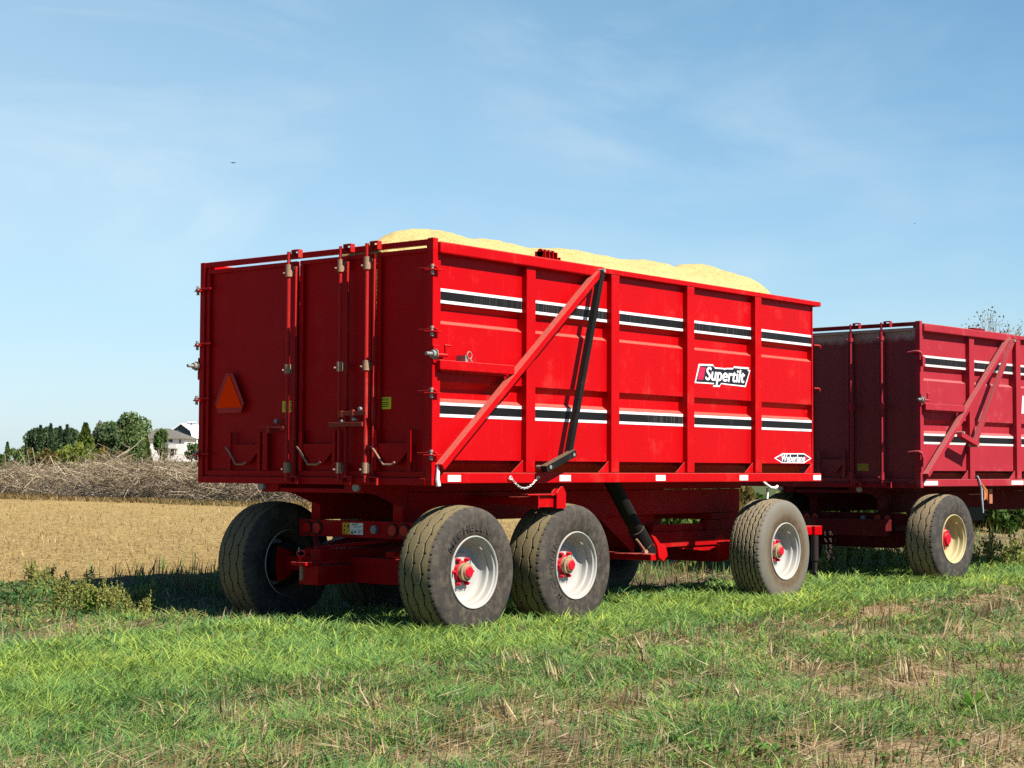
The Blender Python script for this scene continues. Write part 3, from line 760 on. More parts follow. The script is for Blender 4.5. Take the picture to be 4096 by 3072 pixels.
# ------------------------------------------------------------------ second trailer
root2 = empty('grain_trailer', (8.729, -.042, -.07), -.0684)
tag(root2, 'older faded crimson grain trailer with cream wheel, parked behind at the right edge', 'trailer')
m, nt, bs = nodes('dusty_old_door')
tc = N(nt, 'ShaderNodeTexCoord'); sx = N(nt, 'ShaderNodeSeparateXYZ'); nt.links.new(tc.outputs['Object'], sx.inputs[0])
nz = noise(nt, 14, 7, tc.outputs['Object']); hh = mth(nt, 'ADD', sx.outputs[2], mth(nt, 'MULTIPLY', nz.outputs[0], .14))
dz = ramp(nt, mth(nt, 'DIVIDE', hh, 4), (.773, (0, 0, 0)), (.790, (1, 1, 1)))
nt.links.new(mixc(nt, mth(nt, 'MULTIPLY', dz.outputs[0], .75), mixc(nt, nz.outputs[0], (.15, .010, .014), (.22, .02, .022)), (.42, .32, .26)), bs.inputs['Base Color']); bs.inputs['Roughness'].default_value = .7
OLDDOOR = m
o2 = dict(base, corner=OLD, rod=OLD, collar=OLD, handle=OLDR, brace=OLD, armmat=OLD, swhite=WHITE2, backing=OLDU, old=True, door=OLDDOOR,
          doors=[(1.60, 2.765), (1.00, 1.596), (.56, .985), (.068, .545)], rods=[(.930, .013, None), (.497, .014, None)], hinges=(2.89, 1.69), lhinge=True,
          gates=[(2.405, 2.022, False), (1.42, 1.06, False)], arm=((2.165, 3.140), (1.11, 1.775), (.70, 1.91)), army=-.10,
          stripes=[(2.858, 2.726), (1.914, 1.787)], refl=[.07, 2.30, 4.6], reflw=.33, axles=[.794], wz=.631, fx=False, hitch=False, zshift=-.02)
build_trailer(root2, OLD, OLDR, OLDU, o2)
b = MB(); b.box(.041, .0450, .74, .90, 1.46, 1.55); b.build('caution_sticker', simple('faded_yellow_label', (.30, .24, .03), .7, 0, .3), root2)
b = MB(); flat(b, [(2.70, 2.22), (2.735, 2.455), (3.35, 2.455), (3.35, 2.22)], .0505, 0); b.build('name_decal', WHITE2, root2)
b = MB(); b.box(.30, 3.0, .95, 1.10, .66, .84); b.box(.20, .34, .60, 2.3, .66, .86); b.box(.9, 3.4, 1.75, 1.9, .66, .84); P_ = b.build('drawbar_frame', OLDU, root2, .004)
b = MB(); b.tube([(.55, .86, .66), (.55, .86, .60), (.55, .72, .60), (.55, .72, .66)], .012, 6); b.build('step_loop', OLDU, root2)
b = MB(); b.box(1.90, 1.98, .10, .13, 1.05, 1.235); b.cyl((1.4, .12, 1.17), (1.90, .12, 1.17), .006, n=6); b.build('hanger_bracket', simple('rusty_bracket', (.40, .14, .08), .8, 0, .3), root2)
b = MB(); b.box(1.45, 3.1, .80, .90, .80, .98); b.build('tool_tray', simple('dark_tray', (.02, .018, .018), .6, 0, .4), root2)
wC, hC = make_wheel(RIMC, 1); tC, _ = make_tyre(TYRE3, 0, '', 0, 0, LETTER)
wheel_on(root2, wC, hC, tC, None, (.794, 0, .631)); wheel_on(root2, wC, hC, tC, None, (.794, WT, .631), True, .3)
drop(wA, hA, tA, lA, tB, lC, wC, hC, tC)

# ------------------------------------------------------------------ ropes
b = MB(); b.tube([(.055, -.016, 1.42), (.050, -.022, 1.36), (.045, -.02, 1.31), (.058, -.022, 1.255)], [.010, .016, .018, .02], 8)
tag(b.build('rope_end', ROPEW), 'short white strap end hanging at the rear lower corner of the bright red trailer', 'strap')
b = MB(); b.tube([(6.34, .70, 1.262), (6.33, .66, 1.235), (6.36, .62, 1.20), (6.42, .60, 1.195), (6.47, .60, 1.215)], .016, 8); b.tube([(6.35, .66, 1.20), (6.36, .66, 1.15), (6.35, .66, 1.08), (6.32, .66, 1.02)], .014, 8)
tag(b.build('hose', ROPEW), 'white hose looping under the front end of the bright red trailer', 'hose')
def T2(x, y, z):
    c, s = math.cos(-.0684), math.sin(-.0684); return (8.729+c*x-s*y, -.042+s*x+c*y, z-.07)
b = MB(); b.tube([T2(1.38, -.01, 1.40), T2(1.42, -.02, 1.33), T2(1.46, -.02, 1.25), T2(1.47, -.02, 1.12), T2(1.49, -.02, 1.0), T2(1.50, -.02, .94)], [.012, .012, .014, .014, .012, .010], 7)
tag(b.build('rope', BLUER), 'thin blue-grey rope hanging from the bottom rail of the crimson trailer', 'rope')
b = MB()
for k in range(5): b.tube([T2(1.44, -.035, 1.30), T2(1.49+.01*k, -.04-.005*k, 1.22), T2(1.50+.018*k, -.04, 1.14-.01*k), T2(1.49+.02*k, -.04, 1.10+.008*k)], .008, 5)
tag(b.build('twine', TWINE), 'frayed orange twine knotted round the rope on the crimson trailer', 'twine')

# ------------------------------------------------------------------ heap of beans
xs = np.linspace(.066, 6.21, 240); ys = np.linspace(.135, W-.135, 110)
X, Yg = np.meshgrid(xs, ys, indexing='ij')
ridge = np.interp(X, [0, .3, .55, .82, 1.1, 1.42, 1.8, 2.1, 2.4, 2.8, 3.2, 3.55, 3.87, 4.2, 4.45, 4.7, 5.06, 5.35, 5.7, 6.0, 6.3], [3.20, 3.33, 3.435, 3.49, 3.472, 3.445, 3.488, 3.475, 3.505, 3.525, 3.515, 3.52, 3.515, 3.540, 3.505, 3.49, 3.59, 3.59, 3.37, 3.10, 2.95])
k3 = np.array([1, 2, 3, 2, 1.])/9
ridge = np.apply_along_axis(lambda v: np.convolve(np.pad(v, 6, 'edge'), np.ones(13)/13, 'valid'), 0, ridge)
dy = np.sqrt((Yg-.86)**2+.012)-.11
Z = ridge-dy*np.where(Yg < .86, .36, .33)+.07*(fbm(X, Yg, .6, 31)-.5)+.022*(vnoise(X, Yg, .12, 33)-.5)+.012*(vnoise(X, Yg, .05, 34)-.5)
heap_m, nt, bs = nodes('soybeans')
n1 = noise(nt, 90, 3); n2 = noise(nt, 9, 6); vo = N(nt, 'ShaderNodeTexVoronoi'); vo.inputs['Scale'].default_value = 110
tc = N(nt, 'ShaderNodeTexCoord'); nt.links.new(tc.outputs['Object'], vo.inputs['Vector'])
cc = mixc(nt, n1.outputs[0], (.55, .42, .135), (.73, .60, .25))
cc = mixc(nt, ramp(nt, vo.outputs['Distance'], (.35, (0, 0, 0)), (.8, (1, 1, 1))).outputs[0], cc, (.36, .25, .085))
mp = N(nt, 'ShaderNodeMapping'); mp.inputs['Scale'].default_value = (14, 40, 40); nt.links.new(tc.outputs['Object'], mp.inputs['Vector'])
n3 = noise(nt, 1, 3, mp.outputs[0]); pat = mth(nt, 'MULTIPLY', ramp(nt, n3.outputs[0], (.62, (0, 0, 0)), (.67, (1, 1, 1))).outputs[0], ramp(nt, n2.outputs[0], (.45, (0, 0, 0)), (.6, (1, 1, 1))).outputs[0])
cc = mixc(nt, mth(nt, 'MULTIPLY', pat, .7), cc, (.16, .11, .045))
nt.links.new(cc, bs.inputs['Base Color']); bs.inputs['Roughness'].default_value = .6; bump(nt, vo.outputs['Distance'], .6, .006, bs)
nx, ny = X.shape
V = np.stack([X, Yg, Z], -1).reshape(-1, 3)
i, j = np.meshgrid(np.arange(nx-1), np.arange(ny-1), indexing='ij')
Fq = np.stack([i*ny+j, (i+1)*ny+j, (i+1)*ny+j+1, i*ny+j+1], -1).reshape(-1, 4)
nV = len(V); bt = V.copy(); bt[:, 2] = 2.2                     # underside so that the heap has a body
ring = np.concatenate([np.arange(ny), (np.arange(1, nx)*ny+ny-1), ((nx-1)*ny+np.arange(ny-2, -1, -1)), (np.arange(nx-2, 0, -1)*ny)])
r2 = np.roll(ring, -1)
sideF = np.stack([ring, r2, r2+nV, ring+nV], -1)
tag(tri_mesh('bean_heap', np.r_[V, bt], np.r_[Fq, Fq[:, ::-1]+nV, sideF], heap_m, smooth=True), 'golden heap of harvested soybeans mounded above the rim of the bright red trailer', 'grain')

# ------------------------------------------------------------------ ground
def axis(parts):
    return np.unique(np.concatenate([np.arange(a, b, s) for a, b, s in parts]))
S = axis([(-40, 4, 4), (4, 9, .14), (9, 24, .10), (24, 40, .3), (40, 90, 1), (90, 480, 8), (480, 3200, 80)])
Tt = axis([(-1800, -200, 80), (-200, -40, 6), (-40, -14, .8), (-14, 14, .13), (14, 40, .8), (40, 200, 6), (200, 1800, 80)])
Sg, Tg = np.meshgrid(S, Tt, indexing='ij')
GX = C[0]+Sg*FW[0]+Tg*RT[0]; GY = C[1]+Sg*FW[1]+Tg*RT[1]
GZ = gz(GX, GY)
near = (Sg < 45)
fieldm = smooth(4.7, 5.6, GY+1.0*(fbm(GX, GY, 2.2, 51)-.5))
GZ = GZ+near*(.035*(fbm(GX, GY, .35, 41)-.5)+.02*(vnoise(GX, GY, .13, 44)-.5))*np.where(fieldm > .5, 1.1, 1)
n_a = fbm(GX, GY, .9, 61)[..., None]; n_b = vnoise(GX, GY, .25, 64)[..., None]
bandg = smooth(-1.75, -1.0, GY+.9*(fbm(GX, GY, 1.3, 81)-.5))*(1-smooth(1.3, 2.0, GY))
soilg = smooth(.43, .58, fbm(GX, GY, 1.15, 92))*(1-bandg)*smooth(-.6, -2.8, GY-.35*GX)
lane = np.array([.15, .115, .064])*(.7+.6*n_b)+0*n_a
lane = lane*(1-soilg[..., None])+np.array([.31, .225, .13])*(.75+.5*n_b)*soilg[..., None]
field = np.array([.37, .265, .105])*(.85+.3*n_b)*(.92+.16*fbm(GX, GY, 6, 71)[..., None])
colr = lane*(1-fieldm[..., None])+field*fieldm[..., None]
far = smooth(60, 72, Sg+6*(fbm(GX, GY, 12, 75)-.5))[..., None]
fn = vnoise(Sg, Tg*.15, 45, 77)[..., None]
farc = np.where(fn > .55, np.array([.085, .105, .040]), np.where(fn > .38, np.array([.34, .25, .11]), np.array([.10, .12, .05])))
farc = np.where((Sg > 300)[..., None] & (fn < .45), np.array([.36, .27, .12]), farc)
colr = colr*(1-far)+farc*far
m, nt, bs = nodes('field_ground')
a = N(nt, 'ShaderNodeAttribute', attribute_name='tint')
tc = N(nt, 'ShaderNodeTexCoord')
mp = N(nt, 'ShaderNodeMapping'); mp.inputs['Scale'].default_value = (16, 48, 20); mp.inputs['Rotation'].default_value = (0, 0, .5); nt.links.new(tc.outputs['Object'], mp.inputs['Vector'])
n1 = noise(nt, 1, 5, mp.outputs[0]); n2 = noise(nt, 24, 6, tc.outputs['Object'])
c = mixc(nt, 1.0, a.outputs['Color'], ramp(nt, n1.outputs[0], (.3, (.78, .76, .73)), (.7, (1.2, 1.2, 1.2))).outputs[0], 'MULTIPLY')
c = mixc(nt, 1.0, c, ramp(nt, n2.outputs[0], (.3, (.7, .7, .7)), (.7, (1.2, 1.2, 1.2))).outputs[0], 'MULTIPLY')
nt.links.new(c, bs.inputs['Base Color']); bs.inputs['Roughness'].default_value = .95; bs.inputs['Specular IOR Level'].default_value = .1
bump(nt, n2.outputs[0], .6, .03, bs)
ns, ntn = Sg.shape
i, j = np.meshgrid(np.arange(ns-1), np.arange(ntn-1), indexing='ij')
Fq = np.stack([i*ntn+j, i*ntn+j+1, (i+1)*ntn+j+1, (i+1)*ntn+j], -1).reshape(-1, 4)[:, ::-1]
gr = tri_mesh('ground', np.stack([GX, GY, GZ], -1).reshape(-1, 3), Fq, m, attrs={'tint': colr.reshape(-1, 3)}, smooth=True)
tag(gr, kind='structure')
def gzd(x, y):
    """ground height incl. the small relief of the mesh"""
    x = np.asarray(x, float); y = np.asarray(y, float)
    return gz(x, y)+.035*(fbm(x, y, .35, 41)-.5)+.02*(vnoise(x, y, .13, 44)-.5)

# ------------------------------------------------------------------ grass blades
def scatter(n, s0, s1, pw=1.0, marg=1.40):
    n = int(n*1.32)
    """points on the part of the ground the camera looks at, denser near by"""
    u = rng.random(n); s = (s0**(1-pw)+(s1**(1-pw)-s0**(1-pw))*u)**(1/(1-pw)) if pw != 1 else s0*(s1/s0)**u
    t = (rng.random(n)*2-1)*s*.2975*marg
    return C[0]+s*FW[0]+t*RT[0], C[1]+s*FW[1]+t*RT[1], s
def blades(name, x, y, z, h, w, az, lean, bend, rnd, mats, mi=None, twist=None):
    n = len(x); d = np.stack([np.cos(az), np.sin(az)], -1)
    tw = rng.random(n)*PI if twist is None else twist
    wv = np.stack([np.cos(tw), np.sin(tw), np.zeros(n)], -1)*w[:, None]*.5
    base_ = np.stack([x, y, z], -1)
    def pt(t):
        hor = h*(np.sin(lean)*t+bend*t*t); ver = h*(np.cos(lean)*t-.45*bend*t*t)
        return base_+np.concatenate([d*hor[:, None], ver[:, None]], 1)
    m1, tp = pt(.55), pt(1.0)
    V = np.stack([base_-wv, base_+wv, m1-wv*.8, m1+wv*.8, tp], 1).reshape(-1, 3)
    o = np.arange(n)[:, None]*5
    Fc = np.concatenate([o+np.array([0, 1, 2]), o+np.array([1, 3, 2]), o+np.array([2, 3, 4])], 1).reshape(-1, 3)
    return tri_mesh(name, V, Fc, mats, rnd=np.repeat(rnd, 5), mi=None if mi is None else np.repeat(mi, 3))
GRASS = leafmat('grass_blades', (.075, .180, .072), (.195, .335, .085), (.44, .53, .09), .28)
STRAW = leafmat('straw', (.13, .08, .035), (.30, .21, .095), (.55, .45, .28), .15)

def grass_density(x, y):
    band = smooth(-1.75, -1.0, y+.9*(fbm(x, y, 1.3, 81)-.5))*(1-smooth(1.3, 2.0, y+.6*(fbm(x, y, .9, 82)-.5)))
    clump = fbm(x, y, .30, 83); big = fbm(x, y, 1.3, 86)
    dens = .90*band*(.45+.55*smooth(.28, .5, clump))+(1-band)*(.08+.68*smooth(.44, .61, .55*clump+.45*big))*(1-.30*smooth(-2, 6, x-y*.6))
    under = smooth(1.4, 2.4, y)*(1-smooth(4.2, 5.0, y)); dens = dens*(1-.55*under)*(1-smooth(4.3, 5.2, y+.8*(fbm(x, y, 1.5, 88)-.5)))
    soil = smooth(.45, .57, fbm(x, y, 1.15, 92))*(1-band)*smooth(-1.0, -3.2, y-.35*x)
    return dens*(1-.80*soil), band, clump, big
tx, ty, ts = scatter(52000, 7.2, 30, 1.5)
d_, bnd, clp, bg_ = grass_density(tx, ty)
keep = rng.random(len(tx)) < d_
for wx, wy in [(.539, .2), (1.941, .2), (5.614, .2), (.539, 2.38), (1.941, 2.38), (5.614, 2.38)]:
    keep &= ~((np.abs(tx-wx) < .14) & (np.abs(ty-wy) < .2))
tx, ty, ts, bnd, clp, bg_ = [v[keep] for v in (tx, ty, ts, bnd, clp, bg_)]
nT = len(tx); nb = rng.integers(9, 22, nT)
tcol = rng.normal(size=nT)*.17; thgt = .65+.75*rng.random(nT)**1.5; twid = .8+.7*rng.random(nT); tsz = .018+.045*rng.random(nT)
ix = np.repeat(np.arange(nT), nb); n = len(ix)
ox, oy = rng.normal(size=n)*tsz[ix], rng.normal(size=n)*tsz[ix]
x = tx[ix]+ox; y = ty[ix]+oy; s = ts[ix]; band = bnd[ix]
lodge = 4*PI*fbm(tx, ty, .6, 130)
az = np.where(rng.random(n) < .45, lodge[ix], np.arctan2(oy, ox))+rng.normal(size=n)*.6
h = (.055+.085*rng.random(n))*thgt[ix]*(1+.15*band)
w = (.005+.005*rng.random(n))*twid[ix]*np.clip(s/11, .9, 1.9)
lean = .20+.85*rng.random(n)**1.1*(1-.3*band)
rnd = np.clip(.34+.24*band+1.1*tcol[ix]+.18*rng.normal(size=n)*.8+.45*(bg_[ix]-.5), 0, 1)
rnd = np.where(rng.random(n) < .05, np.clip(rnd+.35, 0, 1), rnd)
grass = blades('grass', x, y, gzd(x, y)-.008, h, w, az, lean, .25+.55*rng.random(n), rnd, GRASS)
tag(grass, 'short green grass growing along the lane in front of the trailers', 'grass', kind='stuff')

# ------------------------------------------------------------------ straw lying and standing between the grass
x, y, s = scatter(100000, 7.2, 26, 1.5)
band = smooth(-1.75, -1.0, y+.9*(fbm(x, y, 1.3, 81)-.5))*(1-smooth(1.3, 2.0, y))
patch = smooth(.42, .60, fbm(x, y, .8, 96))
keep = (rng.random(len(x)) < (.75*(1-band)*patch+.28*(1-band)+.09)*(1-smooth(4.8, 5.5, y)))
x, y, s = x[keep], y[keep], s[keep]; n = len(x)
lie = rng.random(n) < .84
h = np.where(lie, .03+.19*rng.random(n)**2.2, .05+.10*rng.random(n)); lean = np.where(lie, 1.25+.28*rng.random(n), .05+.35*rng.random(n))
straw = blades('straw_litter', x, y, gzd(x, y)+np.where(lie, .008+.055*rng.random(n)**1.5, -.004), h, (.005+.008*rng.random(n)**1.5)*np.clip(s/11, .9, 1.7), 3*PI*fbm(x, y, .5, 131)+rng.normal(size=n)*.8, lean, np.zeros(n)+.03*rng.random(n), np.clip(.15+.85*rng.random(n)**1.1, 0, 1), STRAW)
tag(straw, 'loose dry straw and cut stalks scattered over the soil between the grass', 'straw', kind='stuff')
# field litter
x, y, s = scatter(260000, 13, 60, 1.3)
keep = (y > 4.6+.8*rng.random(len(x)))
x, y, s = x[keep], y[keep], s[keep]; n = len(x)
st = rng.random(n) < .03
h = np.where(st, .05+.07*rng.random(n), .04+.10*rng.random(n)); lean = np.where(st, .1+.5*rng.random(n), 1.42+.15*rng.random(n))
lit = blades('field_stubble', x, y, gzd(x, y)+np.where(st, 0, .008+.02*rng.random(n)), h, (.006+.010*rng.random(n))*np.clip(s/18, .9, 2.2), rng.random(n)*2*PI, lean, np.zeros(n), np.clip(.38+.30*rng.random(n), 0, 1), leafmat('field_straw', (.20, .14, .055), (.41, .30, .13), (.60, .48, .26), .15))
tag(lit, 'pale chopped stubble covering the harvested field behind the trailers', 'stubble', kind='stuff')
# tall dry weeds and stubble along the field edge behind the wheels
x, y, s = scatter(90000, 13, 34, 1.0)
e = np.exp(-((y-4.6)/.9)**2)+.55*np.exp(-((y-3.0)/.7)**2); e = e*smooth(.30, .55, fbm(x, y, .8, 99))
keep = rng.random(len(x)) < e*.75*(x > 1.0); x, y, s = x[keep], y[keep], s[keep]; n = len(x)
mi = (rng.random(n) < .45).astype(int)
edge = blades('edge_stubble', x, y, gzd(x, y)-.005, .10+.20*rng.random(n)**1.5, .007+.008*rng.random(n), rng.random(n)*2*PI, .05+.4*rng.random(n), .1*rng.random(n), np.where(mi == 1, .1+.5*rng.random(n), .15+.4*rng.random(n)), [GRASS, STRAW], mi)
tag(edge, 'rough mixed stubble and weeds along the field edge under the trailers', 'weeds', kind='stuff')

# ------------------------------------------------------------------ countable tufts of cut stalks
tuft_pos = [(-1.64, -2.54), (-1.66, -2.86), (.46, -.53), (-.9, -3.2), (.4, -2.9), (1.3, -2.4), (-2.4, -3.6), (2.2, -2.6), (-.1, -4.2), (1.0, -3.9), (3.4, -2.2), (-3.3, -2.6), (-3.2, -3.4), (-1.2, -1.9), (4.6, -2.6), (-4.2, -2.3), (-1.9, -4.4), (2.0, -1.7), (5.8, -2.2), (-.6, -2.5), (.2, -1.9), (-.2, -3.55), (2.9, -3.1)]
protos = []
for k in range(4):
    n = 16+4*k; aa = rng.random(n)*.5
    t = blades('stalk_tuft', (rng.random(n)-.5)*.15, (rng.random(n)-.5)*.07, np.zeros(n)-.01, .10+.11*rng.random(n), .009+.006*rng.random(n), aa+PI*(.2+.5*k), .25+.75*rng.random(n), np.zeros(n), .40+.60*rng.random(n), STRAW)
    protos.append(t)
for k, (px, py) in enumerate(tuft_pos):
    o = protos[k] if k < 4 else protos[k % 4].copy()
    if k >= 4: COL.objects.link(o)
    o.location = (px, py, float(gzd(px, py))); o.rotation_euler = (0, 0, rng.random()*6.28 if k > 2 else .3); sc_ = .8+.5*rng.random(); o.scale = (sc_, sc_, sc_)
    tag(o, 'upright tuft of cut straw stalks standing in the rough grass', 'straw tuft', 'cut stalk tufts in the rough grass')

# ------------------------------------------------------------------ weeds
WLEAF = leafmat('weed_leaves', (.10, .14, .03), (.30, .33, .08), (.46, .44, .14), .4)
BRIGHT = leafmat('bright_leaves', (.05, .14, .02), (.11, .25, .03), (.17, .32, .05), .4)
STEMM = simple('weed_stem', (.16, .15, .06), .8)
def leaf_quads(c, size, up=.5, ar=2.0):
    """n leaf-shaped quads round the given centres"""
    n = len(c); a = rng.random(n)*2*PI; el = (rng.random(n)-.5)*PI*up
    d = np.stack([np.cos(a)*np.cos(el), np.sin(a)*np.cos(el), np.sin(el)], -1)
    q = np.cross(d, rng.normal(size=(n, 3))); q /= np.linalg.norm(q, axis=1)[:, None]+1e-9
    sz = (size*(.6+.8*rng.random(n)))[:, None] if np.ndim(size) == 0 else (size*(.6+.8*rng.random(n)))[:, None]
    V = np.stack([c-d*sz*.5, c+q*sz*.5/ar, c+d*sz*.5, c-q*sz*.5/ar], 1).reshape(-1, 3)
    Fc = np.arange(n)[:, None]*4+np.array([0, 1, 2, 3])
    return V, Fc
def join(parts):
    Vs, Fs, rs, ms = [], [], [], []; o = 0
    for V, Fc, r, m in parts:
        Vs.append(V); Fs.append(Fc+o); rs.append(r); ms.append(np.full(len(Fc), m)); o += len(V)
    return np.concatenate(Vs), np.concatenate(Fs), np.concatenate(rs), np.concatenate(ms)
def stick(pts, r0, r1, n=5):
    """tapered tube as quads"""
    pts = np.asarray(pts, float); k = len(pts); d = np.gradient(pts, axis=0); d /= np.linalg.norm(d, axis=1)[:, None]+1e-9
    ref = np.array([.31, .22, .93]); q = np.cross(d, ref); q /= np.linalg.norm(q, axis=1)[:, None]+1e-9; w = np.cross(d, q)
    rr = np.linspace(r0, r1, k)
    a = 2*PI*np.arange(n)/n
    V = (pts[:, None, :]+rr[:, None, None]*(q[:, None, :]*np.cos(a)[None, :, None]+w[:, None, :]*np.sin(a)[None, :, None])).reshape(-1, 3)
    i, j = np.meshgrid(np.arange(k-1), np.arange(n), indexing='ij')
    Fc = np.stack([i*n+j, i*n+(j+1) % n, (i+1)*n+(j+1) % n, (i+1)*n+j], -1).reshape(-1, 4)
    return V, Fc
def weed_mesh(h, seed, spike=True):
    parts = []
    for k in range(7):
        a = rng.random()*2*PI; hh = h*(.55+.45*rng.random()); ln = .22*rng.random()*h+.03
        top = np.array([math.cos(a)*ln, math.sin(a)*ln, hh]); pts = np.array([[0, 0, -.02], top*[.5, .5, .45], top])
        V, Fc = stick(pts, .006, .003, 4); parts.append((V, Fc, np.full(len(V), .5), 1))
        n = 34; t = .12+.75*rng.random(n); c = top[None, :]*t[:, None]*np.array([1, 1, 1])+rng.normal(size=(n, 3))*.030*(1.2-t)[:, None]*2
        V, Fc = leaf_quads(c, .036, .9, 1.8); parts.append((V, Fc, np.repeat(np.clip(.35+.5*rng.random(n), 0, 1), 4), 0))
        if spike and rng.random() < .7:
            n = 26; t = .75+.33*rng.random(n); c = top[None, :]*t[:, None]+rng.normal(size=(n, 3))*.006
            V, Fc = leaf_quads(c, .020, 1.5, 1.5); parts.append((V, Fc, np.repeat(.6+.4*rng.random(n), 4), 0))
    return join(parts)
wp = []
for k in range(5):
    V, Fc, r, mi = weed_mesh(.34, k); wp.append(tri_mesh('weed_plant', V, Fc, [WLEAF, STEMM], rnd=r, mi=mi))
weeds_px = [(420, 2370), (480, 2395), (560, 2400), (640, 2400), (720, 2395), (800, 2410), (860, 2415), (930, 2420), (1000, 2420), (1060, 2425), (1120, 2430), (1180, 2425), (350, 2360), (300, 2350), (250, 2370), (200, 2400), (620, 2440), (900, 2450), (1020, 2465), (760, 2435), (520, 2345), (700, 2350), (400, 2330), (240, 2330), (1150, 2465), (460, 2440)]
weeds_px = [(.5*a+.0, b) for a, b in weeds_px]
def hit(px, py, it=8):
    d = ray(px, py); z = 0.0
    for _ in range(it):
        p = C+d*((z-C[2])/d[2]); z = float(gz(p[0], p[1]))
    return p
k = 0
for (px, py) in weeds_px+[(1240, 2480), (680, 2490), (770, 2480), (820, 2490), (1010, 2490)]:
    p = hit(px, py); o = wp[k] if k < 5 else wp[k % 5].copy()
    if k >= 5: COL.objects.link(o)
    k += 1; o.location = (p[0], p[1], p[2]-.01); o.rotation_euler = (0, 0, rng.random()*6.28); s_ = (.50+.28*rng.random())*(.6 if py > 2475 else 1); o.scale = (s_, s_, s_)
    tag(o, 'leafy olive-green weed with seed spikes in the patch left of the trailer shadow', 'weed', 'weeds in the patch left of the shadow')
# dark weeds behind the front wheel and between the trailers
for q_, (px, py) in enumerate([(2740, 2290), (2800, 2280), (2870, 2275), (2940, 2270), (3330, 2285), (3390, 2275), (3440, 2270), (3500, 2275), (3560, 2275), (3300, 2310), (3620, 2285), (3360, 2240), (3480, 2235), (3700, 2300), (3900, 2270), (3960, 2265), (4020, 2265), (4070, 2270)]):
    p = hit(px, py); o = wp[q_ % 5].copy(); COL.objects.link(o); o.location = (p[0], p[1], p[2]-.01); o.rotation_euler = (0, 0, rng.random()*6.28); s_ = 1.0+.6*rng.random(); o.scale = (s_, s_, s_)
    tag(o, 'tall dark weed growing in the shade behind the right-hand trailer wheels', 'weed', 'weeds in the shade under the trailers')
# low leafy bush plant and broad-leaf plants
def leafplant(name, p, n, hgt, rad, size, mat, label, cat, up=.8):
    t = rng.random(n); c = np.stack([rng.normal(size=n)*rad*.5, rng.normal(size=n)*rad*.5, t*hgt], -1)
    V, Fc = leaf_quads(c, size, up, 1.6); parts = [(V, Fc, np.repeat(np.clip(.2+.6*t+.3*(rng.random(n)-.5), 0, 1), 4), 0)]
    for k in range(5):
        a = rng.random()*6.28; V, Fc = stick([[0, 0, -.02], [math.cos(a)*rad*.3, math.sin(a)*rad*.3, hgt*.5], [math.cos(a)*rad*.6, math.sin(a)*rad*.6, hgt*.8]], .006, .003, 4); parts.append((V, Fc, np.full(len(V), .5), 1))
    V, Fc, r, mi = join(parts); o = tri_mesh(name, V, Fc, [mat, STEMM], rnd=r, mi=mi); o.location = p
    tag(o, label, cat); return o
p = hit(372, 2440); leafplant('broadleaf_weed', p, 60, .20, .10, .085, BRIGHT, 'small bright green broad-leaved weed in front of the olive weed patch', 'weed')
p = hit(60, 2420); leafplant('leafy_weed', p, 700, .20, .34, .034, leafmat('dull_leaves', (.03, .08, .025), (.07, .15, .045), (.12, .21, .065), .35), 'low dark green leafy weed at the left edge beside the weed patch', 'weed')
lw = []; ROSE = leafmat('rosette_leaves', (.035, .10, .025), (.09, .20, .04), (.17, .30, .06), .3)
for k, (px, py) in enumerate([(2700, 3010), (2850, 3050), (3060, 3045), (3180, 3000), (3420, 2990), (3560, 3050), (3800, 3010), (1560, 2995), (320, 2960)]):
    p = hit(px, py)
    if k < 3:
        o = leafplant('rosette_weed', p, 60, .08, .11, .045, ROSE, 'low broad-leaved weed spreading among the near grass', 'weed', .5); lw.append(o)
    else:
        o = lw[k % 3].copy(); COL.objects.link(o); o.location = p; o.rotation_euler = (0, 0, rng.random()*6.28); q = .6+.5*rng.random(); o.scale = (q, q, q)
    tag(o, 'low broad-leaved weed spreading among the near grass', 'weed', 'broad-leaved weeds in the near grass')
p = hit(3880, 2850)
parts = []
for k in range(5):
    a = .6+k*1.35; ln = .16+.05*rng.random(); dd = np.array([math.cos(a), math.sin(a), 0]); sd = np.array([-math.sin(a), math.cos(a), 0])
    pts = [np.array([0, 0, 0.])+dd*ln*t*.7+np.array([0, 0, .22*t-.10*t*t]) for t in (0, .35, .7, 1)]; ww = (.010, .020, .015, .001)
    V = np.array([q for p_, w_ in zip(pts, ww) for q in (p_-sd*w_, p_+sd*w_)]); Fc = np.array([[0, 1, 3, 2], [2, 3, 5, 4], [4, 5, 7, 6]]); parts.append((V, Fc, np.full(8, .5+.3*rng.random()), 0))
V, Fc, r, mi = join(parts); o = tri_mesh('corn_seedling', V, Fc, [BRIGHT], rnd=r); o.location = p
tag(o, 'single corn-like seedling with broad arching leaves in the right foreground', 'seedling')

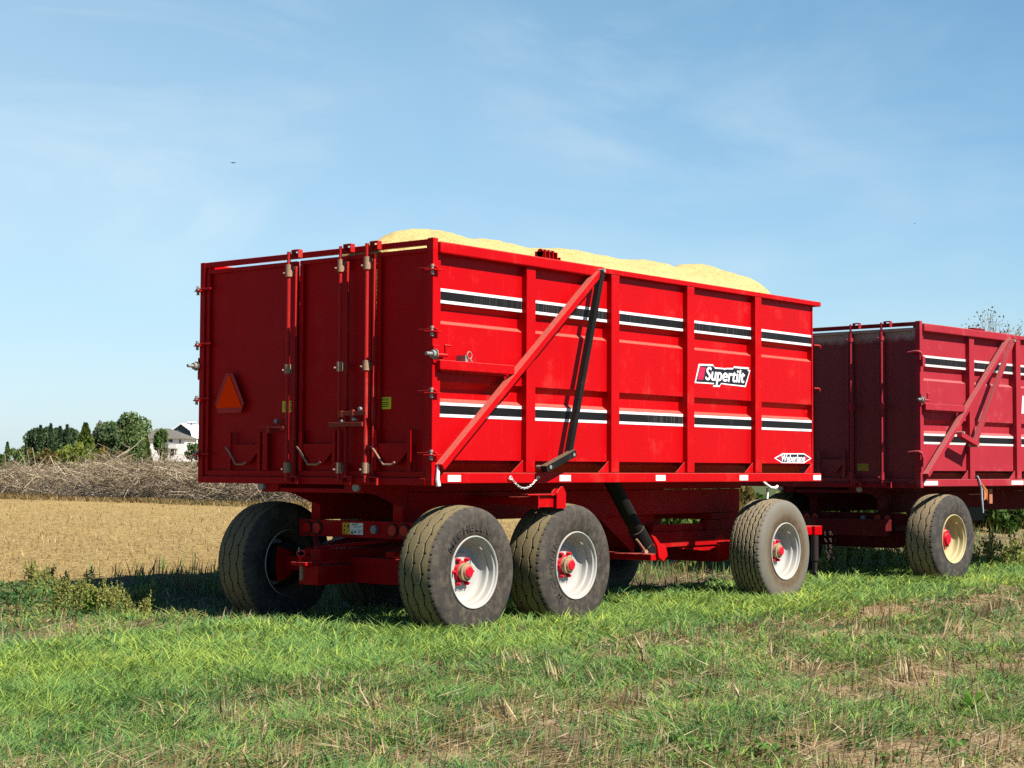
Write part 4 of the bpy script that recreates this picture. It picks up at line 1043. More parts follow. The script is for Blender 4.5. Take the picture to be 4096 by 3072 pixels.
# ------------------------------------------------------------------ trees and bushes
BARK = simple('bark', (.13, .10, .07), .9, 0, .3, 8)
def crown_pts(n, rx, ry, rz, lob, seed, bottom=-.9):
    """points through a lumpy crown volume, thinned by noise so that gaps stay open"""
    r = np.random.default_rng(seed); cs = r.normal(size=(lob, 3)); cs /= np.linalg.norm(cs, axis=1)[:, None]; cs *= (.35+.4*r.random(lob))[:, None]
    rad = .28+.30*r.random(lob); k = r.integers(0, lob, n)
    d = r.normal(size=(n, 3)); d /= np.linalg.norm(d, axis=1)[:, None]
    p = cs[k]+d*(rad[k]*(r.random(n)**.45))[:, None]
    p = p[p[:, 2] > bottom]
    return p*np.array([rx, ry, rz]), k[:len(p)]
def tree(name, base_, h, w, mats, label, cat='tree', kind='round', n=2600, leaf=.30, seed=1, trunk=.18, group=None, parts_=True, sparse=False):
    base_ = np.array(base_, float); root = empty(name, base_); tag(root, label, cat, group)
    r = np.random.default_rng(seed); lm, bk = mats
    tr = []
    if kind == 'cone':
        t = r.random(n)**.7; a = r.random(n)*2*PI; lay = .75+.25*np.sin(t*26+3*np.sin(a*3)); rad = w/2*(1-t)**.85*lay*(.35+.65*np.sqrt(r.random(n)))
        p = np.stack([np.cos(a)*rad, np.sin(a)*rad, h*(.04+.96*t)-.12*rad], -1)
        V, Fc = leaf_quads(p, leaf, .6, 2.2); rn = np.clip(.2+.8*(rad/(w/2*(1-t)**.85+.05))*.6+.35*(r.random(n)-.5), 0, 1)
        tr.append((np.array([[0, 0, -.3], [0, 0, h*.5], [0, 0, h*.98]]), trunk, .02))
    elif kind == 'column':
        t = r.random(n); a = r.random(n)*2*PI; prof = np.where(t < .75, .85+.15*t, np.sqrt(np.clip(1-((t-.75)/.25)**2, 0, 1))*.96)
        rad = w/2*prof*(.4+.6*np.sqrt(r.random(n)))*(.85+.15*np.sin(5*a+t*9)); p = np.stack([np.cos(a)*rad, np.sin(a)*rad, h*t], -1)
        V, Fc = leaf_quads(p, leaf, 1.2, 2.0); rn = np.clip(.15+.7*r.random(n)*(rad/(w/2)+.2), 0, 1)
        tr.append((np.array([[0, 0, -.3], [0, 0, h*.5], [0, 0, h*.95]]), trunk, .02))
    else:
        lob = 9 if kind == 'bush' else 16
        p, _ = crown_pts(n, w/2*1.05, w/2*1.05, h*(.56 if kind == 'bush' else .42), lob, seed, -.75)
        zc = h*(.46 if kind == 'bush' else .60); p[:, 2] += zc; p = p[p[:, 2] > .02*h]
        p[:, 2] = np.minimum(p[:, 2], h)
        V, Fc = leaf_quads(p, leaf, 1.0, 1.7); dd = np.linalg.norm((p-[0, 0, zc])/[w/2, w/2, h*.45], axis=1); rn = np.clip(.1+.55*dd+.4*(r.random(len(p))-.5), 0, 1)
        tr.append((np.array([[0, 0, -.3], [.02*w, 0, h*.3], [0, .02*w, h*.62]]), trunk, trunk*.45))
        for k in range(8 if kind != 'bush' else 6):
            a = 2*PI*k/8+r.random(); l = w*(.25+.2*r.random()); z0 = h*(.08 if kind == 'bush' else .25)+h*.2*r.random()
            tr.append((np.array([[0, 0, z0], [math.cos(a)*l*.5, math.sin(a)*l*.5, z0+h*.18], [math.cos(a)*l, math.sin(a)*l, z0+h*(.28+.2*r.random())]]), trunk*.5, trunk*.12))
            for q in range(3 if sparse else 0):
                e = tr[-1][0][-1]; b2 = a+r.normal()*.7; l2 = l*.7; tr.append((np.array([e, e+[math.cos(b2)*l2*.5, math.sin(b2)*l2*.5, h*.10], e+[math.cos(b2)*l2, math.sin(b2)*l2, h*(.12+.12*r.random())]]), trunk*.16, trunk*.03)) if q else None
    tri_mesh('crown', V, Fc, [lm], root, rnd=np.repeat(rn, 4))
    sp_ = []
    for pts, r0, r1 in tr:
        Vt, Ft = stick(pts, r0, r1, 6); sp_.append((Vt, Ft, np.zeros(len(Vt)), 0))
    Vt, Ft, rt, mt = join(sp_); tri_mesh('trunk', Vt, Ft, [bk], root, smooth=True)
    return root
def place(px, ytop, wpx, D, name, mats, label, kind, n, leaf, seed, ybase=None, **kw):
    """a tree standing on the ground D metres ahead, under pixel column px, its top at pixel row ytop"""
    p = at(px, 1867, D); z = float(gz(p[0], p[1])); top = at(px, ytop, D)[2]
    return tree(name, (p[0], p[1], z), top-z, wpx*D/F, (mats, BARK), label, kind=kind, n=n, leaf=leaf, seed=seed, **kw)
EVER = leafmat('dark_evergreen', (.028, .055, .028), (.080, .125, .055), (.17, .22, .09), .3)
OLIVE = leafmat('olive_conifer', (.03, .058, .014), (.095, .14, .026), (.17, .21, .04), .3)
GREYG = leafmat('grey_green_leaves', (.055, .095, .035), (.15, .215, .075), (.30, .37, .15), .4)
YELG = leafmat('yellow_green_leaves', (.06, .10, .018), (.20, .25, .045), (.33, .36, .10), .35)
BROWNL = leafmat('russet_leaves', (.05, .045, .014), (.13, .105, .030), (.22, .16, .05), .3)
ORNG = leafmat('orange_green_leaves', (.09, .08, .018), (.20, .15, .03), (.32, .19, .04), .3)
REDBR = leafmat('red_brown_leaves', (.10, .05, .04), (.20, .11, .09), (.28, .17, .14), .2)
MIDG = leafmat('mid_green_leaves', (.026, .064, .016), (.08, .145, .030), (.16, .23, .065), .35)
BRTG = leafmat('bright_green_leaves', (.03, .09, .015), (.08, .19, .02), (.13, .26, .04), .35)
PALE = leafmat('pale_birch_leaves', (.06, .085, .03), (.16, .19, .09), (.34, .36, .22), .35)
ev = 'dark evergreen in the close row behind the yellow-green bush'
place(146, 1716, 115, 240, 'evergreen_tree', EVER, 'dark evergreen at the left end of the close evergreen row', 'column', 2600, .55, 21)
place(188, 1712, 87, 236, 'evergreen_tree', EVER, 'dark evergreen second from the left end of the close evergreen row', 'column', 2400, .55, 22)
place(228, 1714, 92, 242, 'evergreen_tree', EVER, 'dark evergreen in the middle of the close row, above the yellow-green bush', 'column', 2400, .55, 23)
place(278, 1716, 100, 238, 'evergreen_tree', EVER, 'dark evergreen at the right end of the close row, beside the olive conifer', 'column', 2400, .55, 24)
for k, px in enumerate((160, 201, 238, 266)):
    place(px, (1702, 1696, 1707, 1700)[k], (52, 46, 60, 44)[k], 229, 'evergreen_tree', EVER, 'thin pointed evergreen tip standing above the close dark row', 'cone', 1300, .45, 60+k, group='pointed evergreens above the dark row')
place(340, 1694, 150, 232, 'olive_conifer', OLIVE, 'broad olive-green conifer between the dark evergreen row and the big grey-green tree', 'cone', 5200, .55, 25)
place(392, 1684, 60, 262, 'autumn_tree', REDBR, 'thin red-brown autumn tree peeping up left of the big grey-green tree', 'round', 700, .45, 26)
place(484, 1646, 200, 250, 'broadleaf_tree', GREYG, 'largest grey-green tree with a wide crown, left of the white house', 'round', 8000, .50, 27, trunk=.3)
place(425, 1700, 110, 244, 'broadleaf_tree', EVER, 'very dark round tree tucked against the left of the big grey-green one', 'round', 3200, .5, 28)
place(545, 1738, 90, 238, 'broadleaf_tree', GREYG, 'small grey-green tree at the right foot of the big one', 'round', 2200, .45, 29)
place(580, 1722, 76, 250, 'olive_conifer', OLIVE, 'dark olive conifer standing in front of the left end of the white house', 'cone', 3200, .45, 30)
place(640, 1710, 58, 262, 'broadleaf_tree', MIDG, 'mid-green tree covering the middle of the white house roof', 'round', 2200, .42, 31)
place(655, 1768, 40, 240, 'birch_tree', PALE, 'pale speckled small tree in front of the white house wall', 'round', 800, .28, 32)
place(766, 1774, 62, 258, 'broadleaf_tree', MIDG, 'rounded dark green tree at the right corner of the white house', 'round', 1500, .4, 33)
place(796, 1755, 44, 265, 'olive_conifer', EVER, 'dark conifer half hidden by the rear edge of the red trailer', 'cone', 1100, .4, 34)
place(296, 1756, 130, 150, 'yellow_bush', YELG, 'large bright yellow-green bush in front of the dark evergreen row', 'bush', 3200, .30, 35, trunk=.08)
place(232, 1788, 60, 152, 'yellow_bush', YELG, 'smaller yellow-green bush touching the left of the large yellow one', 'bush', 1200, .26, 36, trunk=.06)
place(362, 1800, 60, 148, 'yellow_bush', YELG, 'smaller yellow-green bush touching the right of the large yellow one', 'bush', 1200, .26, 37, trunk=.06)
place(182, 1782, 88, 150, 'russet_bush', BROWNL, 'brown russet bush in front of the left evergreens', 'bush', 1900, .28, 38, trunk=.06)
place(412, 1780, 62, 152, 'russet_bush', ORNG, 'orange-tinged bush right of the olive conifer', 'bush', 1200, .28, 39, trunk=.06)
place(470, 1790, 190, 146, 'olive_bush', BROWNL, 'low brownish green bush under the big grey-green tree', 'bush', 2600, .28, 40, trunk=.06)
place(90, 1812, 36, 160, 'round_bush', BRTG, 'small round vivid green bush near the left edge', 'bush', 700, .26, 41, trunk=.05)
place(78, 1796, 56, 176, 'olive_bush', MIDG, 'dull green bush behind the small round vivid one', 'bush', 900, .30, 42, trunk=.05)
place(118, 1790, 28, 178, 'yellow_bush', ORNG, 'narrow yellowish bush at the left side of the evergreen row', 'bush', 500, .28, 43, trunk=.05)
place(28, 1768, 44, 300, 'small_conifer', MIDG, 'lone small conifer standing at the far left edge of the field', 'cone', 900, .45, 44)
place(6, 1800, 40, 240, 'olive_bush', MIDG, 'dull green bush cut by the left edge of the picture', 'bush', 700, .35, 45, trunk=.05)
for k, (px, yt) in enumerate(((56, 1790), (100, 1782), (130, 1780))):
    place(px, yt, 46, 420, 'distant_tree', GREYG, 'far grey-green tree on the skyline at the left', 'round', 500, .7, 46+k, group='far trees on the left skyline')
for k, (px, yt, wd, mt, lb) in enumerate(((132, 1800, 70, OLIVE, 'low olive bush at the left foot of the evergreen row'), (248, 1800, 70, OLIVE, 'low olive bush between the russet bush and the large yellow one'), (520, 1785, 90, MIDG, 'mid-green bush at the right foot of the big grey-green tree'), (566, 1800, 70, OLIVE, 'low olive bush just left of the white house'), (338, 1776, 90, MIDG, 'mid-green bush behind the right shoulder of the large yellow one'))):
    place(px, yt, wd, 160, 'field_bush', mt, lb, 'bush', 1500, .30, 150+k, trunk=.05)
# green bushes behind the trailers
for k, px in enumerate((2480, 2570, 2650, 2720, 2790, 2870, 2960, 3060, 3170, 3290, 3400, 3520, 3650, 3780, 3900, 4010, 4110)):
    place(px, 1930+25*((k*7) % 3)/2, 210, 34.5+.8*((k*5) % 3), 'hedge_bush', (YELG, MIDG, BROWNL, MIDG)[k % 4] if k > 2 else (BRTG, MIDG, MIDG)[k], 'leafy green bush on the far field edge seen through the gaps under the trailers', 'bush', 1300, .17, 100+k, trunk=.05, group='bushes on the far field edge behind the trailers')
SPL = leafmat('sparse_leaves', (.12, .11, .06), (.22, .21, .11), (.34, .31, .17), .3)
TWB = simple('pale_twig_bark', (.26, .22, .17), .9, 0, .3, 8)
def wispy_tree(px, ytop, D, spread, seed, label):
    r = np.random.default_rng(seed); p = at(px, 1867, D); z = float(gz(p[0], p[1])); H = at(px, ytop, D)[2]-z
    root = empty('sparse_tree', (p[0], p[1], z)); tag(root, label, 'tree'); tw = []; ends = []
    def grow(o, d, ln, rad, lev):
        e = o+d*ln; m_ = (o+e)/2+r.normal(size=3)*.06*ln; tw.append((np.array([o, m_, e]), rad, rad*.55))
        if lev >= 5: ends.append(e); return
        if lev >= 3: ends.append(m_)
        for _ in range(3 if lev < 4 else 4):
            nd = d+r.normal(size=3)*np.array([.55, .55, .32])*spread+[0, 0, .10]; nd /= np.linalg.norm(nd)
            grow(e-(e-m_)*r.random()*.6, nd, ln*(.62+.2*r.random()), rad*.55, lev+1)
    grow(np.zeros(3), np.array([0, 0, 1.]), H*.30, .13, 0)
    top = max(t[0][-1][2] for t in tw); k_ = H/top
    V, Fc, rt, mt = join([(lambda vf: (vf[0]*[1, 1, k_], vf[1], np.zeros(len(vf[0])), 0))(stick(a_, max(b_, .007), max(c_, .005), 4)) for a_, b_, c_ in tw])
    tri_mesh('trunk', V, Fc, [TWB], root, smooth=True)
    c = np.array(ends)*[1, 1, k_]; c = np.repeat(c, 3, 0)+r.normal(size=(len(c)*3, 3))*.10
    V, Fc = leaf_quads(c, .085, 1.2, 1.6); tri_mesh('crown', V, Fc, [SPL], root, rnd=np.repeat(r.random(len(c)), 4))
wispy_tree(3985, 1236, 60, 1.0, 5, 'taller wispy pale-leaved tree rising behind the crimson trailer')
wispy_tree(4110, 1300, 58, 1.1, 9, 'shorter wispy pale-leaved tree cut by the right edge behind the crimson trailer')

# ------------------------------------------------------------------ brush pile
TWIG = leafmat('dry_twigs', (.13, .095, .060), (.33, .255, .165), (.58, .49, .35), .0)
LIMB = simple('bleached_limb', (.46, .39, .29), .85, 0, .25, 6)
Vs, Fs, rs = [], [], []; off = 0
def brush_top(px): return np.interp(px, [-200, 0, 120, 250, 380, 470, 520, 700, 800, 1000, 1250], [1868, 1866, 1872, 1862, 1846, 1826, 1836, 1842, 1846, 1845, 1880])
def brush_dist(px): return np.interp(px, [-200, 0, 800, 1250], [66, 65, 56, 52])
for k in range(18500):
    px = rng.uniform(-450, 2300); D = brush_dist(px)+rng.uniform(-1.2, 6.5); g0 = at(px, 1867, D); zg = float(gz(g0[0], g0[1])); zt = at(px, brush_top(px), D)[2]
    zc = zg+.87*(zt-zg)*rng.random()**.9*(1.0 if rng.random() < .93 else 1.35)*(.82+.36*float(vnoise(px, 0.0, 45, 140))); a = rng.random()*2*PI; el = rng.normal()*.45; ln = rng.uniform(.4, 1.8)
    d = np.array([math.cos(a)*math.cos(el), math.sin(a)*math.cos(el), math.sin(el)]); cpt = np.array([g0[0], g0[1], zc]); sd = rng.normal(size=3)*.12*ln
    pts = [cpt-d*ln*.5, cpt+sd*.6, cpt+d*ln*.5+sd*.2]; r0 = rng.uniform(.005, .015)
    V, Fc = stick(pts, r0, r0*.35, 3); Vs.append(V); Fs.append(Fc+off); off += len(V); rs.append(np.full(len(V), np.clip(rng.normal(.45, .25), 0, 1)))
bp = tri_mesh('brush_pile', np.concatenate(Vs), np.concatenate(Fs), [TWIG], rnd=np.concatenate(rs))
tag(bp, 'long tangled windrow of grey-brown dead branches along the field edge at the left', 'brush pile', kind='stuff')
# dim core of packed twigs so that the heap is not see-through
px = np.linspace(-450, 2300, 240); Vs = []
for p_ in px:
    D = brush_dist(p_)+3.5; g0 = at(p_, 1867, D); zg = float(gz(g0[0], g0[1])); zt = zg+(at(p_, brush_top(p_), D)[2]-zg)*.66
    dirv = np.array([FW[0], FW[1]])
    for t in np.linspace(0, 1, 9):
        hh = math.sin(t*PI)**.6; jit = rng.normal()*.06
        q = g0[:2]+dirv*(t-.5)*6.0; Vs.append((q[0], q[1], zg-.05+(zt-zg)*hh+jit*hh))
i, j = np.meshgrid(np.arange(239), np.arange(8), indexing='ij'); Fc = np.stack([i*9+j, i*9+j+1, (i+1)*9+j+1, (i+1)*9+j], -1).reshape(-1, 4)
m, nt, bs = nodes('packed_twigs'); n1 = noise(nt, 5, 8); n2 = noise(nt, 1.2, 4)
nt.links.new(mixc(nt, ramp(nt, n2.outputs[0], (.4, (0, 0, 0)), (.65, (1, 1, 1))).outputs[0], ramp(nt, n1.outputs[0], (.35, (.10, .075, .055)), (.65, (.32, .245, .18))).outputs[0], ramp(nt, n1.outputs[0], (.35, (.09, .08, .05)), (.65, (.25, .22, .14))).outputs[0]), bs.inputs['Base Color']); bs.inputs['Roughness'].default_value = 1; bump(nt, n1.outputs[0], 1, .15, bs)
core = tri_mesh('packed_brush', np.array(Vs), Fc, [m]); tag(core, 'packed brown twig mass inside the windrow of dead branches', 'brush', kind='stuff')
# pale limbs one can tell apart
limbs = [[(1180, 2045), (1090, 1975), (1000, 1985)], [(420, 1880), (480, 1930), (560, 1985)], [(610, 1870), (560, 1930), (535, 1960)], [(530, 1958), (600, 1890), (650, 1850)], [(490, 1868), (440, 1900), (420, 1925)], [(300, 1940), (370, 1960), (400, 1965)], [(615, 1925), (650, 1980), (675, 2010)], [(0, 1885), (40, 1900), (100, 1960)],
         [(770, 2000), (800, 1960), (830, 1940)], [(850, 2000), (900, 1950), (960, 1930)], [(930, 2020), (1000, 1960), (1080, 1945)], [(640, 1870), (700, 1910), (760, 1960)], [(230, 1865), (260, 1900), (300, 1925)], [(565, 1830), (570, 1870), (565, 1895)], [(470, 1830), (500, 1810), (520, 1790)], [(430, 1930), (470, 1970), (510, 1990)], [(960, 1995), (1040, 2010), (1150, 2030)], [(700, 2010), (730, 1980), (745, 1965)]]
for k, lp in enumerate(limbs):
    pts = []
    for q, (a_, b_) in enumerate(lp):
        D = brush_dist(a_)-.3+.25*q; p = at(a_, b_, D); zg = float(gz(p[0], p[1])); p[2] = max(p[2], zg+.02); pts.append(p)
    pts = np.array(pts); mid = [pts[0], (pts[0]+pts[1])/2+rng.normal(size=3)*.04, pts[1], (pts[1]+pts[2])/2+rng.normal(size=3)*.04, pts[2]]
    V, Fc = stick(mid, .036+.018*rng.random(), .011, 6); sp_ = [(V, Fc, np.zeros(len(V)), 0)]
    for q in range(4):
        a0 = mid[1+q % 4]; d = rng.normal(size=3)*[.5, .5, .3]; V, Fc = stick([a0, a0+d*.5, a0+d+[0, 0, .08]], .012, .004, 4); V[:, 2] = np.maximum(V[:, 2], .2); sp_.append((V, Fc, np.zeros(len(V)), 0))
    V, Fc, r, mi = join(sp_); o = tri_mesh('dead_limb', V, Fc, [LIMB], smooth=True)
    tag(o, 'pale bleached dead limb lying across the front of the brush windrow', 'branch', 'pale limbs on the brush windrow')
# dry grass along the foot of the windrow
n = 46000; px = rng.uniform(-450, 2300, n); D = brush_dist(px)-1.6+rng.normal(size=n)*.8
pp = np.stack([C[0]+D*(FW[0]+(px-2048)/F*RT[0]), C[1]+D*(FW[1]+(px-2048)/F*RT[1])], -1); cl = fbm(pp[:, 0], pp[:, 1], 2.5, 120)
mi = (rng.random(n) < smooth(.62, .40, cl)*.0+np.where(cl > .38, .93, .70)).astype(int)
vg = blades('verge_grass', pp[:, 0], pp[:, 1], gz(pp[:, 0], pp[:, 1])-.02, (.06+.22*rng.random(n)**2)*(.5+.8*cl), .03+.03*rng.random(n), rng.random(n)*2*PI, .1+.5*rng.random(n), .3*rng.random(n), np.where(mi == 1, .1+.45*rng.random(n), .1+.4*rng.random(n)), [leafmat('verge_green', (.09, .10, .035), (.19, .20, .07), (.28, .26, .10), .35), STRAW], mi)
tag(vg, 'dry tan and green grass fringe along the foot of the brush windrow', 'grass', kind='stuff')

# ------------------------------------------------------------------ house and barn far behind
def local_frame(px, D, ang):
    p = at(px, 1867, D); return p, ang
HW = simple('white_house_wall', (.80, .78, .78), .7, 0, .04); HR = simple('grey_shingles', (.145, .135, .115), .9, 0, .25, 3); HG = simple('dark_glass', (.05, .06, .065), .2); HT = simple('dark_trim', (.06, .075, .08), .6)
BS = simple('slate_blue_siding', (.085, .12, .13), .7, 0, .12, 2); BRF = simple('white_metal_roof', (.86, .86, .86), .4, 0, .03)
D = 400; u = D/F
def hz(py): return at(650, py, D)[2]
hp = at(650, 1867, D); zg = float(gz(hp[0], hp[1]))
house = empty('house', (hp[0], hp[1], zg), YAW-PI/2-.12)       # local x to the right, y away
tag(house, 'white two-storey house with grey hip roof and balcony beyond the trees', 'house')
xw0, xw1 = (552-650)*u, (741-650)*u; ze = hz(1754)-zg; zr = hz(1712)-zg; ye = 9
b = MB(); b.box(xw0, xw1, 0, ye, -1, ze); b.build('wall', HW, house)
b = MB(); ov = .5; xr0, xr1 = (598-650)*u, (652-650)*u
v = [(xw0-ov, -ov, ze), (xw1+ov, -ov, ze), (xw1+ov, ye+ov, ze), (xw0-ov, ye+ov, ze), (xr0, ye/2, zr), (xr1, ye/2, zr), (xw0-ov, -ov, ze-.18), (xw1+ov, -ov, ze-.18), (xw1+ov, ye+ov, ze-.18), (xw0-ov, ye+ov, ze-.18)]
b.add(v, [(0, 1, 5, 4), (1, 2, 5), (2, 3, 4, 5), (3, 0, 4), (0, 6, 7, 1), (1, 7, 8, 2), (2, 8, 9, 3), (3, 9, 6, 0), (6, 9, 8, 7)]); b.build('roof', HR, house)
for (xa, xb, za, zb) in ((676, 690, 1757, 1768), (718, 724, 1758, 1772), (681, 700, 1795, 1822), (700, 706, 1797, 1818), (628, 646, 1792, 1812), (614, 624, 1760, 1775)):
    x0, x1 = (xa-650)*u, (xb-650)*u; z0, z1 = hz(zb)-zg, hz(za)-zg
    b = MB(); b.box(x0, x1, -.06, -.005, z0, z1); wd = b.build('window', HT, house)
    b = MB(); b.box(x0+.1, x1-.1, -.075, -.062, z0+.1, z1-.1); b.build('pane', HG, wd)
b = MB(); x0, x1 = (678-650)*u, (712-650)*u; zf = hz(1792)-zg; zt = hz(1773)-zg
b.box(x0, x1, -1.6, -.005, zf-.2, zf); b.box(x0, x1, -1.6, -1.52, zt-.12, zt)
for q in np.linspace(x0, x1-.1, 9): b.box(q, q+.1, -1.59, -1.53, zf, zt-.13)
for q in (x0+.2, x1-.4): b.box(q, q+.2, -1.5, -1.3, -1, zf-.2)
b.build('balcony', simple('grey_deck', (.42, .41, .38), .8), house)
D2 = 460; u2 = D2/F
bp_ = at(724, 1867, D2); zg2 = float(gz(bp_[0], bp_[1])); hz2 = lambda py: at(724, py, D2)[2]-zg2
barn = empty('barn', (bp_[0], bp_[1], zg2), YAW-PI/2-.10); tag(barn, 'slate-grey gambrel barn with white roof behind the white house', 'barn')
pk = hz2(1699); kn = hz2(1726); ev_ = hz2(1776)
X_ = lambda p: (p-724)*u2
gam = [(X_(670), -1), (X_(777), -1), (X_(777), ev_), (X_(762), kn), (X_(724), pk), (X_(686), kn), (X_(670), ev_)]
b = MB(); b.prism(gam, 'y', 0, 30); b.build('wall', BS, barn)
b = MB(); pr = [(X_(779), ev_-.25), (X_(763), kn+.1), (X_(724), pk+.16), (X_(685), kn+.1), (X_(668), ev_-.25)]
for k in range(4):
    (x0, z0), (x1, z1) = pr[k], pr[k+1]
    b.add([(x0, -.7, z0), (x1, -.7, z1), (x1, 30.7, z1), (x0, 30.7, z0), (x0, -.7, z0+.25), (x1, -.7, z1+.25), (x1, 30.7, z1+.25), (x0, 30.7, z0+.25)], [(0, 1, 2, 3), (4, 7, 6, 5), (0, 4, 5, 1), (2, 6, 7, 3), (0, 3, 7, 4), (1, 5, 6, 2)])
# a wing running off to the right keeps the white roof in view behind the trailer
b.add([(X_(724), 6, pk+.2), (X_(900), 6, pk+.2), (X_(900), 1, kn), (X_(763), 1, kn), (X_(900), 0, ev_), (X_(779), 0, ev_)], [(0, 1, 2, 3), (3, 2, 4, 5)])
b.build('roof', BRF, barn)
b = MB()
for xq in (X_(732), X_(748)): b.cyl((xq, 5.9, pk-.5), (xq, 5.9, pk+.75), .75, .5, 14); b.cyl((xq, 5.9, pk+.75), (xq, 5.9, pk+1.05), 1.0, .3, 14)
b.build('roof_vent', BRF, barn)
b = MB(); x0, x1 = X_(779), X_(900); b.box(x0, x1, .2, .5, -1, ev_-.1); b.build('wing_wall', HW, barn)
sp_p = at(680, 1867, 520); zs_ = float(gz(sp_p[0], sp_p[1])); shed = empty('shed', (sp_p[0], sp_p[1], zs_), YAW-PI/2); tag(shed, 'low white-roofed shed showing between the house roof and the grey barn', 'shed')
zt_ = at(680, 1714, 520)[2]-zs_
b = MB(); b.box(-1.4, 1.6, 0, 8, -1, zt_-1.4); b.build('wall', HW, shed)
b = MB(); b.prism([(-1.7, zt_-1.4), (1.9, zt_-1.4), (1.6, zt_-.3), (.6, zt_), (-.4, zt_-.3)], 'y', -.3, 8.3); b.build('roof', BRF, shed)

# ------------------------------------------------------------------ birds
BIRD = simple('bird_grey', (.06, .065, .07), .8)
for (px, py, D, lab) in ((933, 651, 60, 'tiny dark bird flying in the upper left sky'), (3658, 895, 200, 'tiny faint bird flying in the sky at the right')):
    p = at(px, py, D); k = .9 if D < 100 else 1.5
    b = MB(); b.sphere((0, 0, 0), .028*k, 6, 0, (2.6, .8, .8)); o = empty('bird', tuple(p), YAW-PI/2); tag(o, lab, 'bird', 'birds in the sky')
    b.build('body', BIRD, o)
    for s_ in (-1, 1):
        b = MB(); b.prism([(-.02, 0), (.05, 0), (.03, s_*.06), (-.04, s_*.05)], 'z', -.006, .006) if False else b.add([(s_*.01*k, -.03*k, .005), (s_*.01*k, .03*k, .005), (s_*.11*k, .02*k, .028*k), (s_*.13*k, -.02*k, .02*k), (s_*.01*k, -.03*k, -.003), (s_*.01*k, .03*k, -.003), (s_*.11*k, .02*k, .020*k), (s_*.13*k, -.02*k, .014*k)], [(0, 1, 2, 3), (7, 6, 5, 4), (0, 4, 5, 1), (1, 5, 6, 2), (2, 6, 7, 3), (3, 7, 4, 0)])
        b.build('wing', BIRD, o)

# ------------------------------------------------------------------ light, sky
AZ = math.radians(1.0); TT = 1.10
EL = math.atan(TT*math.cos(AZ)); 
sun_dir = Vector((math.sin(AZ)*math.cos(EL), -math.cos(AZ)*math.cos(EL), math.sin(EL)))   # towards the sun
sl = bpy.data.lights.new('sun', 'SUN'); sl.energy = 5.0; sl.angle = math.radians(.5); sl.color = (1, .935, .83)
so = bpy.data.objects.new('sun', sl); COL.objects.link(so); so.rotation_euler = (-sun_dir).to_track_quat('-Z', 'Y').to_euler()
w = bpy.data.worlds.new('World'); sc.world = w; w.use_nodes = True; nt = w.node_tree
bg = nt.nodes['Background']; sky = N(nt, 'ShaderNodeTexSky', sky_type='NISHITA'); sky.sun_disc = False
sky.sun_elevation = EL; sky.sun_rotation = math.atan2(sun_dir.x, sun_dir.y)
sky.air_density = 1.0; sky.dust_density = .6; sky.ozone_density = 1.5; sky.altitude = 200
tc = N(nt, 'ShaderNodeTexCoord'); mp = N(nt, 'ShaderNodeMapping'); mp.inputs['Rotation'].default_value = (.25, .2, .9); mp.inputs['Scale'].default_value = (1.6, 4.5, 11)
nt.links.new(tc.outputs['Generated'], mp.inputs['Vector'])
c1 = noise(nt, 1.0, 7, mp.outputs[0], .58); c1.inputs['Distortion'].default_value = .7
c2 = noise(nt, 4.3, 3, tc.outputs['Generated'])
cf = mth(nt, 'MULTIPLY', ramp(nt, c1.outputs[0], (.42, (0, 0, 0)), (.78, (1, 1, 1))).outputs[0], ramp(nt, c2.outputs[0], (.38, (0, 0, 0)), (.62, (1, 1, 1))).outputs[0])
sepd = N(nt, 'ShaderNodeSeparateXYZ'); nt.links.new(tc.outputs['Generated'], sepd.inputs[0])
tint = ramp(nt, sepd.outputs[2], (.0, (.92, 1.0, 1.26)), (.10, (.88, 1.06, 1.16)), (.26, (.70, 1.03, 1.10)), (.5, (.36, .72, 1.0)))
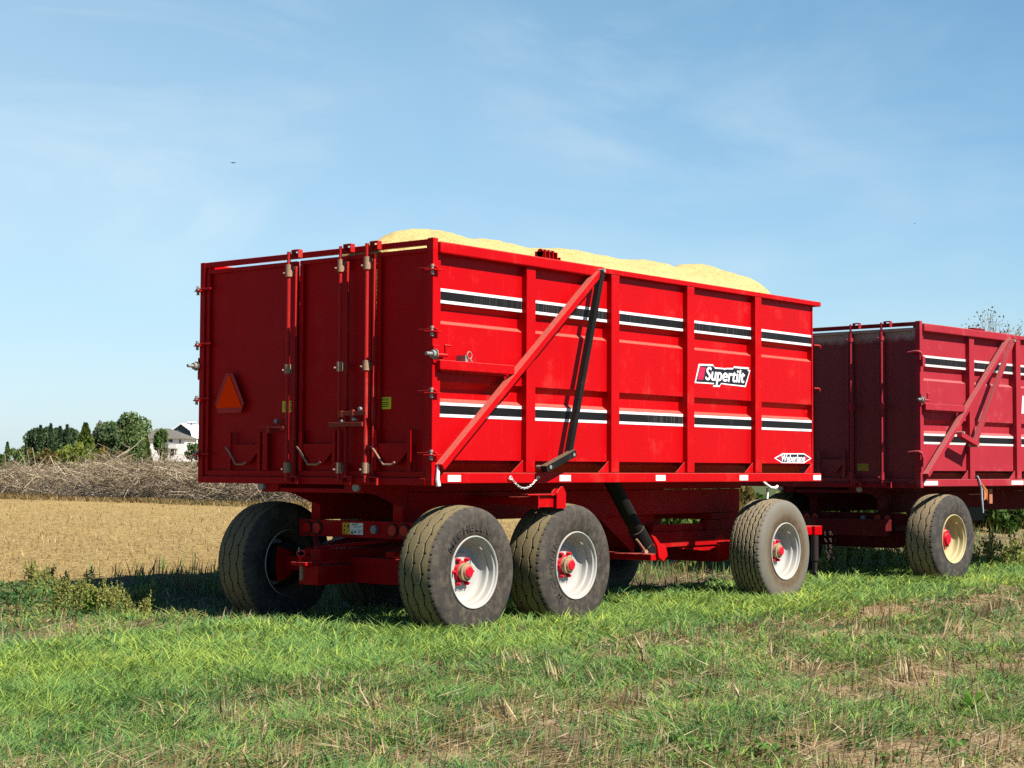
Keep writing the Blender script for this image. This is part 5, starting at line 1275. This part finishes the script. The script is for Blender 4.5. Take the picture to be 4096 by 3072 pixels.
skyc = mixc(nt, 1.0, sky.outputs[0], tint.outputs[0], 'MULTIPLY')
dt = N(nt, 'ShaderNodeVectorMath', operation='DOT_PRODUCT'); nt.links.new(tc.outputs['Generated'], dt.inputs[0]); dt.inputs[1].default_value = (-.629, .777, 0)
veil = ramp(nt, mth(nt, 'ADD', mth(nt, 'MULTIPLY', dt.outputs['Value'], 1.0), .5), (.18, (0, 0, 0)), (.78, (1, 1, 1)), (.86, (.6, .6, .6)), (.97, (0, 0, 0)))
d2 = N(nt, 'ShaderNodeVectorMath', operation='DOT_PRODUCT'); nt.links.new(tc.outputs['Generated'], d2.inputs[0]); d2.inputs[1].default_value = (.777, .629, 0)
back_dim = ramp(nt, mth(nt, 'ADD', mth(nt, 'MULTIPLY', d2.outputs['Value'], .5), .5), (.35, (.26, .44, .62)), (.85, (1, 1, 1)))  # sky behind the view darkened to take light off the rear doors
skyc = mixc(nt, 1.0, skyc, back_dim.outputs[0], 'MULTIPLY')
low = ramp(nt, sepd.outputs[2], (.22, (1, 1, 1)), (.5, (0, 0, 0)))
vf = mth(nt, 'MULTIPLY', mth(nt, 'MULTIPLY', veil.outputs[0], low.outputs[0]), .46)
skyc = mixc(nt, vf, skyc, (4.6, 6.2, 7.1))
side_ = ramp(nt, mth(nt, 'ADD', dt.outputs['Value'], .5), (.25, (.5, .5, .5)), (.6, (1, 1, 1)))
skyc = mixc(nt, mth(nt, 'MULTIPLY', mth(nt, 'MULTIPLY', mth(nt, 'MULTIPLY', cf, side_.outputs[0]), low.outputs[0]), .72), skyc, (6.2, 7.2, 7.6))
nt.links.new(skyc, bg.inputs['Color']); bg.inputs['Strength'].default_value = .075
sc.view_settings.view_transform = 'Standard'; sc.view_settings.look = 'None'; sc.view_settings.exposure = .80; sc.view_settings.gamma = 1
sc.render.engine = 'CYCLES'; sc.cycles.use_denoising = False; sc.cycles.max_bounces = 6; sc.cycles.diffuse_bounces = 1; sc.cycles.transparent_max_bounces = 4
sc.cycles.sample_clamp_indirect = 6
